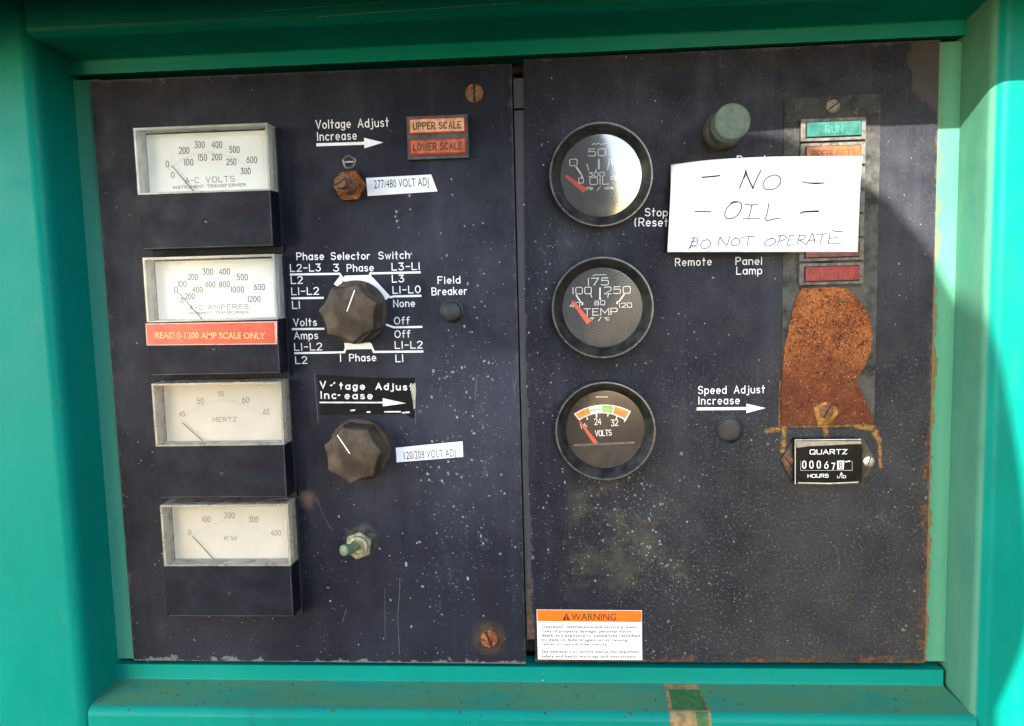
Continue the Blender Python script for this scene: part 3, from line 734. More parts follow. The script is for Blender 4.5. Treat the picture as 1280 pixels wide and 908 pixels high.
def meter(label, ztop, zoom, texts, tick3, needle, dial='dial_white', ink='dial_ink', wall='clear_wall', nt=30, arcs=None):
    X0 = -213.6; o = (X0, ztop); sc, ox, oy = zoom
    t = thing('panel_meter', label, 'meter', X0, ztop, 0, group='square panel meters')
    q = lambda X, Y: (ox+X/sc, oy+Y/sc)
    m = MB(); m.box(0, 77.3, -68, -37.1, .05, 15, .7); m.box(1.2, 76.1, -37.4, -1, .05, 3.2); cs = m.build('case', M['meter_black'], t)
    m = MB(); m.box(.3, 78.6, -71.2, -66, .05, 2.2, .4); m.box(75.5, 78.6, -71.2, -.5, .05, 1.6, .3); m.build('shade_strip', M['inside'], cs)  # dark strips standing in for the shade below and right of the case
    m = MB(); m.ribbon([(1.2, -67.5), (76.6, -67.5), (76.75, -38)], .32, 15.03); m.build('edge_highlight', M['edge_lit'], cs, smooth=None)  # highlight on the front edges, drawn as a pale line
    m = MB(); m.box(1.9, 75.6, -36.8, -2.2, 3.2, DH, .2, 1); d = m.build('dial', M[dial], t)
    m = MB()
    for s, xa, ya, xb, yb, cap, w in texts: writepx(m, s, *q(xa, ya), *q(xb, yb), cap/sc, w, h=DH, origin=o, hh=DH+.05, sq=2.6, gap=.3)
    p3 = [tuple(Vector(measure(*q(*p), DH))-Vector(o)) for p in tick3]
    c, r = scale_ticks(m, p3, nt, 1.0, .17, DH+.05)
    if arcs:
        for a in arcs: linepx(m, [q(*p) for p in a], .5, DH, o, DH+.06)
    m.build('scale_print', M[ink], d, smooth=None)
    a, b = [Vector(measure(*q(*p), 5.5))-Vector(o) for p in needle]
    b = b + (b-a)*.12
    n = (b-a).normalized(); u = Vector((-n.y, n.x))
    m = MB(); m.prism([tuple(a-u*.16), tuple(b-u*.3), tuple(b+u*.3), tuple(a+u*.16)], 5.3, 5.6); m.build('needle', M['needle_dark'], t)
    m = MB(); m.box(0.1, 1.3, -37, -1.1, .3, 14.6, .25, 1); m.box(76, 77.2, -37, -1.1, .3, 14.6, .25, 1); m.box(.1, 77.2, -1.2, 0, .3, 14.6, .25, 1); m.box(.4, 76.9, -37.2, -36.1, 4, 14.6, .25, 1)
    cv = m.build('cover', M[wall], t)
    m = MB(); m.prism([(.1, -37.05), (77.2, -37.05), (77.2, 0), (.1, 0)], 14.7, 15.1, .12, 1); m.build('front_pane', M['clear'], cv)
    s = MB(); s.lathe([(0, 15.12), (1.55, 15.12), (1.75, 15.25), (1.9, 15.05)], 24, 38.7, -53.3); so = s.build('adjusting_screw', M['inside'], t)
    s = MB(); s.ribbon([(38.1, -53.1), (39.6, -53.5)], .5, 15.2); s.build('slot', M['steel_dark'], so, smooth=None)
    return t
def DT(*rows): return [(s, a, b, c, b, cap, w) for s, a, b, c, cap, w in rows]
Zm = (5.19, 155, 145)
meter('square A-C volts meter, topmost in the column of four', 132.3, Zm,
    DT(('0', 272, 332, 293, 36, 1.0), ('200', 358, 245, 424, 38, 1.0), ('300', 458, 208, 524, 38, 1.0), ('400', 570, 207, 637, 38, 1.0), ('500', 685, 239, 750, 38, 1.0), ('600', 795, 306, 863, 38, 1.0),
       ('0', 307, 402, 328, 34, .9), ('100', 392, 320, 450, 36, 1.0), ('150', 483, 290, 539, 36, 1.0), ('200', 570, 287, 635, 36, 1.0), ('250', 665, 318, 729, 36, 1.0), ('300', 757, 378, 822, 36, 1.0))
    + [('A-C', 398, 437, 487, 434, 32, .75), ('VOLTS', 532, 432, 718, 424, 32, .75), ('INSTRUMENT', 320, 474, 520, 466, 16, .6), ('TRANSFORMER', 540, 465, 790, 455, 16, .6)],
    [(300, 352), (545, 246), (805, 340)], [(308, 322), (456, 494)])
Zm = (5.5, 170, 310)
AMP = meter('square A-C amperes meter with a red tape label across it', 59.7, Zm,
    DT(('0', 262, 306, 288, 36, 1.0), ('100', 288, 266, 348, 36, 1.0), ('200', 358, 220, 426, 38, 1.0), ('300', 458, 184, 531, 38, 1.0), ('400', 572, 183, 646, 38, 1.0), ('500', 695, 221, 769, 38, 1.0), ('600', 812, 289, 886, 38, 1.0),
       ('0', 308, 380, 326, 34, .9), ('200', 337, 352, 404, 36, 1.0), ('400', 390, 306, 459, 36, 1.0), ('600', 478, 270, 546, 36, 1.0), ('800', 573, 270, 646, 36, 1.0), ('1000', 655, 305, 743, 36, 1.0), ('1200', 770, 370, 856, 36, 1.0))
    + [('A-C', 368, 428, 460, 426, 30, .75), ('AMPERES', 495, 424, 775, 419, 30, .75), ('INSTRUMENT', 362, 458, 520, 455, 16, .6), ('TRANSFORMER', 545, 454, 775, 450, 16, .6)],
    [(290, 335), (545, 222), (820, 318)], [(288, 303), (456, 494)])
Zm = (5.5, 180, 465)
meter('square hertz meter with yellowed dial, third down the column', -13.1, Zm,
    DT(('45', 243, 305, 283, 34, .9), ('50', 365, 220, 411, 36, .95), ('55', 513, 166, 551, 30, .8), ('60', 675, 213, 724, 36, .95), ('65', 820, 292, 863, 34, .9)) + [('HERTZ', 475, 344, 638, 340, 28, .85)],
    [(300, 305), (545, 205), (800, 300)], [(262, 349), (421, 490)], 'dial_cream', 'dial_ink_faded', 'clear_wall_yellow', 40,
    [[(425, 490), (520, 480), (620, 480), (712, 488)]])
Zm = (5.5, 190, 615)
meter('square KW meter with yellowed dial, lowest in the column', -85.5, Zm,
    DT(('0', 252, 297, 270, 34, .9), ('100', 348, 207, 404, 36, .95), ('200', 497, 180, 569, 36, .95), ('300', 667, 208, 733, 36, .95), ('400', 818, 299, 886, 34, .9)) + [('KW', 500, 333, 586, 331, 28, .85)],
    [(300, 300), (535, 210), (790, 300)], [(278, 304), (446, 487)], 'dial_cream', 'dial_ink_faded', 'clear_wall_yellow', 24,
    [[(400, 485), (540, 476), (690, 486)]])
# red tape stuck across the ampere meter
rt = thing('tape_label', 'red tape label reading READ 0-1200 AMP SCALE ONLY', 'label', -175.4, 15.4, 15.05)
m = MB(); m.prism([(-38.9, -6.1), (38.2, -6.9), (39.0, 6.2), (-38.7, 6.6)], 0, .35, .1, 1); m.build('tape', M['red_tape_edge'], rt)
m = MB(); m.prism([(-38.3, -5.6), (37.2, -6.3), (37.4, 5.7), (-38.2, 6.0)], .36, .45); m.build('red_face', M['red_tape'], rt)
m = MB(); printedpx(m, 'READ 0-1200 AMP SCALE ONLY', 194.3, 423, 331.5, 423.6, 7.2, h=15.5, origin=(-175.4, 15.4), hh=.5, bold=.012); m.build('lettering', M['tape_ink'], rt, smooth=None)

# ------------------------------------------------------------------ the two knobs
def knob(label, x, z, ang, rot):
    t = thing('rotary_switch', label, 'knob', x, z, 0, group='fluted black knobs')
    m = MB(); m.lathe([(17.9, .1), (18.5, .5), (18.5, 2.6), (17.9, 3.6), (16, 3.9), (0, 3.9)], 72); m.build('skirt', M['knob'], t)
    def flute(a, h):
        k = ((a-rot)/(2*math.pi)*7) % 1
        return 1 - (.155 if h > 8 else .13)*math.sin(math.pi*k)**.85
    m = MB(); m.lathe([(18.0, 3.6), (17.9, 8), (17.7, 17.4), (17.35, 18.8), (16.7, 19.4), (15.6, 19.65), (0, 19.8)], 140, shape=flute)
    b = m.build('grip', M['knob'], t, smooth=50)
    a = math.radians(ang); u = Vector((math.cos(a), math.sin(a)))
    m = MB(); p, q = u*1.0 - Vector((.9, -.6)), u*13.2 - Vector((.9, -.6)); m.ribbon([tuple(p), tuple(q)], .6, 19.95); m.build('pointer_line', M['white'], b, smooth=None)
    return t
knob('upper fluted brown black knob, phase selector with lettering round it', -93.9, 25.2, 67, math.radians(70))
knob('lower fluted brown black knob below the torn black tape', -95.4, -55.8, 122, math.radians(57))

# ------------------------------------------------------------------ small things on the left panel
# two-lens scale indicator
t = thing('scale_indicator', 'small lamp block reading UPPER SCALE and LOWER SCALE', 'indicator', -42.4, 122.8)
m = MB(); m.box(-17.4, 17.4, -11.9, 11.9, .05, 3.2, .5); m.build('housing', M['scale_frame'], t)
for zc, mat, txt, py in ((6.2, 'lens_cream', 'UPPER SCALE', (516.5, 162.2, 576.5, 160.2)), (-5.4, 'lens_salmon', 'LOWER SCALE', (516.5, 188.3, 577.5, 186.5))):
    m = MB(); m.box(-16.1, 16.1, zc-4.4, zc+4.4, 3.2, 4.1, .4); l = m.build('lens', M['lens_rim'], t)
    m = MB(); m.box(-15.2, 15.3, zc-3.3, zc+3.7, 4.05, 4.35, .25, 1); m.build('face', M[mat], l)
    m = MB(); writepx(m, txt, *py, 8.0, 1.35, h=4.4, origin=(-42.4, 122.8), hh=4.42, gap=.34); m.build('lettering', M['lens_text'], l, smooth=None)
# rusty shaft and nut
t = thing('adjuster_shaft', 'rusty threaded shaft and hexagon nut beside the 277/480 label', 'shaft', -94.3, 97.6)
m = MB(); hexo = [(9.2*math.cos(math.radians(60*k+2)), 9.2*math.sin(math.radians(60*k+2))) for k in range(6)]
m.prism(hexo, .05, 3.4, .6); m.build('nut', M['rust_bolt'], t)
m = MB(); prof = [(5.4, 3.2)]
for k in range(10): prof += [(5.4, 3.6+k*1.15), (4.7, 4.2+k*1.15)]
prof += [(4.6, 15.3), (0, 15.4)]
m.lathe(prof, 32); m.lathe([(3.5, 15), (3.5, 21.6), (3.1, 22.4), (0, 22.5)], 28); m.build('threaded_shaft', M['rust_screw'], t)
s = MB(); s.ribbon([(-2.8, -1.6), (2.8, 1.6)], .8, 22.6); s.build('slot', M['inside'], t, smooth=None)
# locking hole above it
t = thing('locking_hole', 'small round hole with a pale pin above the rusty shaft', 'hole', -94.6, 111.3)
m = MB(); m.lathe([(0, .08), (2.75, .08), (3.1, .25), (3.3, .06)], 28); m.build('hole', M['inside'], t)
m = MB(); m.lathe([(2.7, .1), (3.2, .35), (3.9, .09)], 28, shape=lambda a, h: 1+.05*math.sin(5*a)+.04*math.sin(3*a+1)); m.build('rim', M['bezel_rim'], t)
m = MB(); m.box(-2.5, 2.5, -.3, .35, .1, .5); m.build('pin', M['bright_screw'], t)
# white tape labels
t = thing('tape_label', 'white label reading 277/480 VOLT ADJ with a cut corner', 'label', -65, 97, 0, group='white tape labels')
m = MB(); m.prism(shift([(-84.5, 91.7), (-44.0, 93.0), (-47.3, 102.6), (-85.1, 101.9)], (-65, 97)), .05, .3, .05, 1); m.build('label_strip', M['label_white'], t)
m = MB(); printedpx(m, '277/480 VOLT ADJ', 468, 235.8, 536, 232.4, 9.8, origin=(-65, 97), hh=.34, spacing=1.05); m.build('lettering', M['black_ink'], t, smooth=None)
t = thing('tape_label', 'white label reading 120/208 VOLT ADJ beside the lower knob', 'label', -54, -58.5, 0, group='white tape labels')
m = MB(); m.prism(shift([(-74.0, -64.4), (-34.1, -61.5), (-34.3, -52.2), (-74.2, -55.6)], (-54, -58.5)), .05, .3, .05, 1); m.build('label_strip', M['label_white'], t)
m = MB(); printedpx(m, '120/208 VOLT ADJ', 505.5, 574.4, 570, 570.7, 9.6, origin=(-54, -58.5), hh=.34, spacing=1.05); m.build('lettering', M['black_ink'], t, smooth=None)
# field breaker button
def dome(label, x, z, r, hh, name, cat, mat='plug', ring=True, group=None):
    t = thing(name, label, cat, x, z, group=group)
    m = MB(); m.lathe([(r, .05), (r, hh*.5), (r*.93, hh*.8), (r*.7, hh), (0, hh*1.08)], 40); m.build('cap', M[mat], t)
    if ring: m = MB(); m.lathe([(r+1.1, .05), (r+1.0, .6), (r+.2, .9), (r+.1, .3)], 40); m.build('ring', M['bezel'], t)
    return t
dome('small round black field breaker button beside the phase selector', -38.0, 24.2, 5.7, 3.4, 'push_button', 'button')
dome('flat round dirty plug below the speed adjust arrow', 120.6, -47.3, 6.9, 1.3, 'hole_plug', 'plug', 'plug')
# torn black tape
def z6(X, Y): return (385+X/6.052, 460+Y/6.052)
to = (-90, -25)
t = thing('torn_tape', 'torn black tape with worn white Voltage Adjust Increase lettering', 'tape', *to)
def off(pts, h=0): return [tuple(Vector(measure(*z6(*p), h))-Vector(to)) for p in pts][::-1]
m = MB(); m.prism(off([(66, 52), (200, 58), (440, 72), (620, 76), (814, 74), (806, 120), (780, 150), (790, 230), (808, 330), (803, 384), (770, 372), (740, 350), (560, 352), (95, 358), (88, 200)]), .05, .28, .05, 1); m.build('tape', M['tape_black'], t)
m = MB(); m.prism(off([(776, 128), (814, 112), (818, 180), (812, 300), (800, 316), (794, 250), (782, 190)]), .29, .36); m.build('bare_patch', M['tape_bare'], t)
m = MB(); kw = dict(h=.3, origin=to, gap=.4); w6 = 1.6
writepx(m, 'V', *z6(92, 152), *z6(136, 152), 7.9, w6, **kw); writepx(m, 'tage', *z6(238, 160), *z6(430, 163), 7.4, w6, **kw); writepx(m, 'Adjust', *z6(512, 163), *z6(794, 168), 7.4, w6, **kw)
writepx(m, 'Inc', *z6(96, 231), *z6(215, 232), 8.2, w6, **kw); writepx(m, 'ease', *z6(278, 233), *z6(488, 234), 7.6, w6, **kw)
for a, b in (((172, 134), (182, 130)), ((196, 118), (202, 112)), ((230, 208), (240, 206)), ((325, 323), (352, 320)), ((448, 335), (468, 334)), ((582, 333), (700, 332)), ((716, 340), (764, 336))): linepx(m, [z6(*a), z6(*b)], .8, .3, to, .33)
linepx(m, [z6(92, 262), z6(568, 263)], .85, .3, to, .33); polypx(m, [z6(565, 230), z6(742, 268), z6(566, 292)], .3, to, .33)
m.build('lettering', M['white_dim'], t, smooth=None)
# toggle switch
t = thing('toggle_switch', 'small toggle switch with green lever and tarnished hexagon nut', 'switch', -98.9, -114.6)
m = MB(); m.prism([(8.4*math.cos(math.radians(60*k+20)), 8.4*math.sin(math.radians(60*k+20))) for k in range(6)], .05, 2.6, .5); m.lathe([(6.3, 2.5), (6.3, 5.2), (5.7, 5.6), (4.3, 5.6), (4.1, 4.2), (0, 4.0)], 32); m.build('nut', M['brass'], t)
m = MB(); m.tube([(0, 0, 3), (-.7, .3, 6.0), (-2.0, .7, 9.5), (-4.2, 1.4, 14), (-5.2, 1.7, 16.0), (-5.7, 1.85, 17.0)], [2.2, 2.3, 2.7, 3.5, 3.2, 1.6], 20); m.build('lever', M['toggle_tip'], t)
# ------------------------------------------------------------------ round gauges
def gauge(label, x, z, dialmat, glassmat):
    t = thing('round_gauge', label, 'gauge', x, z, 0, group='round black engine gauges')
    m = MB(); m.lathe([(27.9, .05), (28.4, .5), (28.4, 7.6), (28.1, 8.7), (27.2, 8.9), (26.6, 8.2), (22.7, 4.0), (22.5, 2.6), (0, 2.4)], 96); b = m.build('bezel', M['bezel'], t, smooth=35)
    m = MB(); m.lathe([(28.35, 8.2), (28.55, 8.9), (28.3, 9.45), (27.75, 9.5), (27.45, 9.1), (27.9, 8.6)], 96, close=True); m.build('rim', M['bezel_rim'], b)
    m = MB(); m.lathe([(22.45, 2.5), (22.45, 2.75), (0, 2.8)], 72); d = m.build('dial', M[dialmat], t)
    m = MB(); m.lathe([(22.75, 4.25), (18, 4.55), (0, 4.75)], 72); m.build('glass', M[glassmat], t, smooth=60)
    return t, d
GH = 2.85
def zz(ox, oy, s=6.053): return lambda X, Y: (ox+X/s, oy+Y/s)
def dial_print(d, o, q, s, texts, lines, w=.5, sq=5):
    m = MB()
    for it in texts:
        tx, x0, y0, x1, y1, cap = it[:6]; writepx(m, tx, *q(x0, y0), *q(x1, y1), cap/s, it[6]*.9 if len(it) > 6 else .85, h=GH, origin=o, sq=sq, gap=.2)
    for pts, lw in lines: linepx(m, [q(*p) for p in pts], lw, GH, o, GH+.03)
    return m.build('dial_print', M['white'], d, smooth=None)
def pointer(t, o, q, a, b, w0, w1, mat, h=3.5):
    A, B = [Vector(measure(*q(*p), h))-Vector(o) for p in (a, b)]; n = (B-A).normalized(); u = Vector((-n.y, n.x))
    m = MB(); m.prism([tuple(A-u*w0), tuple(B-u*w1), tuple(B+u*w1), tuple(A+u*w0)], h-.25, h+.15, .1, 1); return m.build('needle', M[mat], t)
o = (48.8, 98.2); q = zz(680, 140)
t, d = gauge('round OIL pressure gauge reflecting bright sky, topmost of three', *o, 'gauge_dial', 'glass')
dial_print(d, o, q, 6.053, [('0', 193, 410, 253, 408, 50), ('50', 335, 335, 466, 332, 52), ('100', 490, 402, 620, 398, 50), ('300', 335, 490, 456, 487, 30, .8), ('0', 262, 540, 301, 538, 38, .9), ('600', 505, 511, 600, 508, 34, .8),
    ('OIL', 345, 551, 490, 547, 52), ('PSI', 322, 590, 370, 588, 18, .6), ('/', 402, 594, 432, 592, 30, .7), ('KPA', 460, 588, 525, 585, 18, .6)],
    [([(245, 420), (281, 471)], .75), ([(325, 395), (338, 441)], .4), ([(415, 362), (415, 430)], .8), ([(490, 380), (482, 438)], .4), ([(578, 425), (556, 460)], .75), ([(286, 484), (290, 494)], .7), ([(396, 437), (390, 452)], .45),
     ([(365, 250), (385, 236)], .35), ([(390, 248), (420, 236)], .35), ([(425, 246), (478, 240)], .3)])
pointer(t, o, q, (166, 484), (312, 597), .75, 1.5, 'needle_red')
o = (48.6, 24.7); q = zz(680, 310)
t, d = gauge('round TEMP gauge with dusty glass, middle of three', *o, 'gauge_dial', 'glass_dusty')
dial_print(d, o, q, 6.053, [('175', 332, 284, 490, 280, 53), ('100', 216, 350, 360, 347, 50), ('250', 455, 349, 655, 343, 52), ('40', 195, 452, 272, 448, 36, .85), ('80', 382, 434, 462, 431, 32, .85), ('120', 568, 452, 665, 449, 33, .85),
    ('TEMP', 302, 512, 556, 506, 50), ('*F', 350, 547, 380, 546, 18, .6), ('/', 410, 553, 435, 552, 28, .7), ('*C', 458, 547, 494, 546, 18, .6)],
    [([(245, 360), (277, 410)], .8), ([(352, 350), (362, 374)], .4), ([(424, 305), (423, 366)], .8), ([(490, 345), (482, 374)], .4), ([(605, 354), (568, 406)], .8), ([(290, 416), (290, 428)], .9), ([(424, 378), (424, 388)], 1.0), ([(556, 409), (552, 420)], .9),
     ([(370, 210), (400, 200)], .3), ([(405, 206), (470, 203)], .3)])
pointer(t, o, q, (214, 404), (342, 567), .75, 1.6, 'needle_orange')
o = (49.1, -45.6); q = zz(685, 465)
t, d = gauge('round VOLTS gauge with orange and green arc, lowest of three', *o, 'gauge_dial_brown', 'glass_brown')
dial_print(d, o, q, 6.053, [('24', 353, 400, 404, 396, 46, 1.15), ('32', 478, 410, 532, 405, 46, 1.15), ('16', 252, 432, 296, 420, 34, .8), ('VOLTS', 358, 487, 482, 480, 42, 1.2)],
    [([(295, 343), (298, 360)], .7), ([(366, 318), (368, 342)], .9), ([(455, 315), (452, 334)], .7), ([(523, 335), (516, 354)], .7), ([(602, 330), (578, 376)], .7), ([(362, 190), (452, 190)], .35)], sq=2.3)
def arcband(pts_o, pts_i, f0, f1, n=10):
    (cx, cz), ro = circ3(*pts_o); (dx, dz), ri = circ3(*pts_i)
    def at(c, r, p0, p1, f):
        a0 = math.atan2(p0[1]-c[1], p0[0]-c[0]); a1 = math.atan2(p1[1]-c[1], p1[0]-c[0]); a = a0+(a1-a0)*f; return (c[0]+r*math.cos(a), c[1]+r*math.sin(a))
    A = [at((cx, cz), ro, pts_o[0], pts_o[2], f0+(f1-f0)*i/n) for i in range(n+1)]; B = [at((dx, dz), ri, pts_i[0], pts_i[2], f0+(f1-f0)*i/n) for i in range(n+1)]
    return A, B
lo = [tuple(Vector(measure(*q(*p), GH))-Vector(o)) for p in ((195, 318), (410, 248), (628, 298))]
li = [tuple(Vector(measure(*q(*p), GH))-Vector(o)) for p in ((236, 368), (410, 313), (588, 372))]
def bandmesh(f0, f1, mat, h, shrink=0):
    A, B = arcband(lo, li, f0, f1); m = MB()
    for i in range(len(A)-1):
        k = shrink
        pa = [Vector(A[i]).lerp(Vector(B[i]), k), Vector(A[i+1]).lerp(Vector(B[i+1]), k), Vector(A[i+1]).lerp(Vector(B[i+1]), 1-k), Vector(A[i]).lerp(Vector(B[i]), 1-k)]
        m.face([(p.x, p.y, h) for p in pa][::-1])
    m.build('dial_band', M[mat], d, smooth=None)
bandmesh(0, 1, 'white', GH-.03); bandmesh(.025, .27, 'band_orange', GH, .13); bandmesh(.28, .49, 'band_green', GH, .42); bandmesh(.28, .49, 'band_green', GH+.004, .13) if False else None
bandmesh(.50, .69, 'band_green', GH, .13); bandmesh(.715, .975, 'band_orange', GH, .13)
pointer(t, o, q, (238, 374), (366, 545), .45, 1.3, 'needle_orange')
A, B = [Vector(measure(*q(*p), 3.6))-Vector(o) for p in ((186, 553), (668, 531))]
m = MB(); r_ = 22.55; a0, a1 = math.atan2(A.y, A.x), math.atan2(B.y, B.x)
if a0 > 0: a0 -= 2*math.pi
arcp = [(r_*math.cos(a0+2*math.pi*(0) + (a1-a0)*i/30), r_*math.sin(a0+(a1-a0)*i/30)) for i in range(31)]
m.prism(arcp, 2.85, 3.75); m.build('lower_mask', M['gauge_mask'], t)
m = MB(); n_ = (B-A).normalized(); m.ribbon([tuple(A+n_*1.2+Vector((0, -.2))), tuple(B-n_*1.4+Vector((0, -.2)))], 1.2, 3.85); m.build('bar', M['grey_bar'], t, smooth=None)

# ------------------------------------------------------------------ push button with the chalky green cap
t = thing('push_button', 'tall round push button with chalky grey green cap above the note', 'button', 116.5, 120.8)
m = MB(); m.lathe([(10.8, .05), (10.8, 2.2), (10.2, 3.2), (9.4, 3.4), (9.4, 4.4), (10.1, 4.8), (9.4, 5.3), (10.1, 5.8), (9.4, 6.3), (10.1, 6.8), (9.4, 7.3), (10.1, 7.8), (10.1, 8.6), (9.3, 9.4), (6.0, 9.4), (5.8, 9.2), (0, 9.2)], 48); m.build('collar', M['button_collar'], t)
m = MB(); m.lathe([(7.6, 9), (8.2, 11.5), (7.4, 14.2), (8.2, 17)], 40); m.build('boot', M['rubber'], t)
m = MB(); m.lathe([(7.6, 16.5), (9.2, 17), (9.45, 18), (9.45, 28.6), (9.0, 29.7), (8.0, 30.1), (0, 30.3)], 56); m.build('cap', M['button'], t)

# ------------------------------------------------------------------ annunciator: mounting plate, seven lamps, rusted plate
po = (175.4, 44)
t = thing('mounting_plate', 'narrow grimy mounting plate behind the stacked warning lamps', 'plate', *po)
m = MB(); m.prism(shift([(149.3, -46.5), (201.2, -46.5), (201.5, 137.4), (149.9, 136.8)], po), .05, .75, .35, 1); m.build('plate_sheet', M['plate'], t)
sx, sz = measure(1041.5, 133, 1.5); slot_screw(t, sx-po[0], sz-po[1], 3.7, 'grey_screw', 35, h=.7)
rnd = random.Random(11)
cols = ['lens_green', 'lens_orange', 'lens_pink', 'lens_pink', 'lens_red', 'lens_pink', 'lens_red']
labs = ['green warning lamp, topmost of the stack', 'orange warning lamp just above the white note', 'red warning lamp third in stack, mostly behind the note', 'red warning lamp fourth in stack, mostly behind the note',
        'red warning lamp fifth in stack, mostly behind the note', 'red warning lamp half hidden under bottom edge of note', 'bright red warning lamp just above the rusted plate']
texts = ['RUN', 'PREHI EGTS', None, None, None, None, 'OVERSPEED']
for k in range(7):
    zc = 118.8-13.05*k; lo_ = (175.3, zc)
    t = thing('warning_lamp', labs[k], 'lamp', *lo_, group='stacked rectangular warning lamps')
    m = MB(); m.box(-17.3, 17.3, -5.9, 5.9, .7, 4.4, .5); m.build('lamp_frame', M['lamp_frame'], t)
    m = MB(); m.box(-14.9, 14.9, -4.3, 4.3, 4.3, 4.75, .2, 1); m.build('groove', M['inside'], t)
    m = MB(); m.box(-14.3, 14.3, -3.7, 3.8, 4.6, 5.7, .55); l = m.build('lens', M[cols[k]], t)
    if texts[k]:
        m = MB(); wd = 4.6 if k == 0 else 11.5
        write(m, texts[k], (-wd, -1.9), (wd, -1.9), 3.6, .5, h=5.78); m.build('lettering', M['lens_text_pale' if k == 0 else 'lens_text' if k == 1 else 'lens_text_red'], l, smooth=None)
def catmull(pts, n=6):
    out = []; N = len(pts)
    for i in range(N):
        p0, p1, p2, p3 = [Vector(pts[(i+j-1) % N]) for j in range(4)]
        for k in range(n):
            s = k/n; out.append(tuple(.5*((2*p1)+(p2-p0)*s+(2*p0-5*p1+4*p2-p3)*s*s+(3*p1-p0-3*p2+p3)*s**3)))
    return out
ro = (175, -6)
t = thing('rusted_plate', 'thick rust covered cover plate with notched side below the red lamps', 'plate', *ro)
curve = [(976.5, 531), (976.5, 500), (978, 470), (981, 436), (986, 410), (992, 384), (999.5, 364), (1004, 360.5), (1036, 359), (1058, 361), (1071, 371), (1081, 386), (1088, 402), (1090.5, 420), (1088, 438), (1081, 456), (1073, 470), (1069.5, 477.5), (1076, 488), (1084, 504), (1090, 520), (1091.5, 529.5), (1060, 530.2), (1020, 530.6)]
cp = [tuple(Vector(measure(*p, 2.2))-Vector(ro)) for p in curve][::-1]
cc = []
for i, p in enumerate(cp):
    nx = cp[(i+1) % len(cp)]; k = 3
    for j in range(k):
        v = Vector(p).lerp(Vector(nx), j/k); cc.append((v.x+rnd.uniform(-.28, .28), v.y+rnd.uniform(-.28, .28)))
m = MB(); m.prism(cc, .8, 2.7, 0)
bmesh.ops.triangulate(m.bm, faces=[f for f in m.bm.faces if len(f.verts) > 4]); bmesh.ops.subdivide_edges(m.bm, edges=m.bm.edges[:], cuts=1)
m.build('plate_sheet', M['rust_plate'], t)
sx, sz = measure(1033.5, 515, 4); slot_screw(t, sx-ro[0], sz-ro[1], 4.0, 'rust_screw', 62, h=2.9, name='screw')
m = MB(); m.lathe([(6.6, 2.6), (6.4, 3.1), (0, 3.2)], 12, sx-ro[0]-.4, sz-ro[1]-1.2, shape=lambda a, h: 1+.12*math.sin(3*a+1)+.1*math.sin(5*a)); m.build('washer', M['rust_run'], t)

# ------------------------------------------------------------------ hour meter
ho = (174.5, -65.5); HZ = lambda X, Y: (960+X/7.827, 500+Y/7.827)
t = thing('hour_meter', 'black QUARTZ hour meter with counter window and two screws', 'meter', *ho)
flg = [tuple(Vector(measure(*HZ(*p), 2))-Vector(ho)) for p in ((124, 596), (258, 376), (930, 376), (1052, 600), (928, 828), (258, 828))][::-1]
m = MB(); m.prism(flg, .05, 2.4, .9, 3); m.build('flange', M['meter_shell'], t)
blk = [tuple(Vector(measure(*HZ(*p), 8.5))-Vector(ho)) for p in ((266, 392), (905, 392), (925, 470), (925, 740), (905, 822), (266, 822))][::-1]
m = MB(); m.prism(blk, 2, 8.2, 1.2, 3); b = m.build('body', M['meter_glass_black'], t)
def hp(pts, h=8.35): return [tuple(Vector(measure(*HZ(*p), h))-Vector(ho)) for p in pts]
m = MB(); m.face([(*p, 8.28) for p in hp([(276, 404), (910, 404), (912, 432), (800, 434), (600, 446), (420, 452), (280, 470)])]); m.build('top_band', M['cream_strip'], b, smooth=None)  # cream band along the top of the face
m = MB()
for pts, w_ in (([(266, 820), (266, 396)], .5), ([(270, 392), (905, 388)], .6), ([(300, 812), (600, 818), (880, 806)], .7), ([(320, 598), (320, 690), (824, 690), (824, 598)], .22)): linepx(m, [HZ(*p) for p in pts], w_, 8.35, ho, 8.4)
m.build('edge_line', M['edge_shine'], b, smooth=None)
m = MB(); kk = dict(h=8.4, origin=ho, sq=4.5)
writepx(m, 'QUARTZ', *HZ(408, 532), *HZ(775, 528), 44/7.827, 1.05, gap=.22, **kk); writepx(m, 'HOURS', *HZ(388, 760), *HZ(592, 757), 32/7.827, .85, gap=.22, **kk); writepx(m, '1/10', *HZ(676, 766), *HZ(762, 764), 24/7.827, .7, gap=.22, **kk)
polypx(m, [HZ(718, 706), HZ(702, 734), HZ(734, 733)], 8.4, ho)
kk['sq'] = 2.6
for dg, x in (('0', 336), ('0', 406), ('0', 478)): writepx(m, dg, *HZ(x, 668), *HZ(x+38, 667), 70/7.827, 1.3, **kk)
writepx(m, '6', *HZ(552, 670), *HZ(590, 669), 66/7.827, 1.2, **kk); writepx(m, '7', *HZ(622, 680), *HZ(656, 679), 62/7.827, 1.2, **kk)
polypx(m, [HZ(676, 596), HZ(746, 594), HZ(740, 680), HZ(676, 682)], 8.4, ho); linepx(m, [HZ(760, 606), HZ(800, 600)], .7, 8.4, ho)
m.build('lettering', M['white'], b, smooth=None)
m = MB(); writepx(m, '8', *HZ(694, 670), *HZ(728, 669), 62/7.827, 1.1, h=8.46, origin=ho, sq=2.6); m.build('wheel_digit', M['black_ink'], b, smooth=None)
for X, mt, an, hb in ((200, 'rust_screw', 125, 2.3), (985, 'bright_screw', 70, 2.3)):
    sx, sz = measure(*HZ(X, 606), 3.5); slot_screw(t, sx-ho[0], sz-ho[1], 3.3, mt, an, h=hb, hh=1.5)

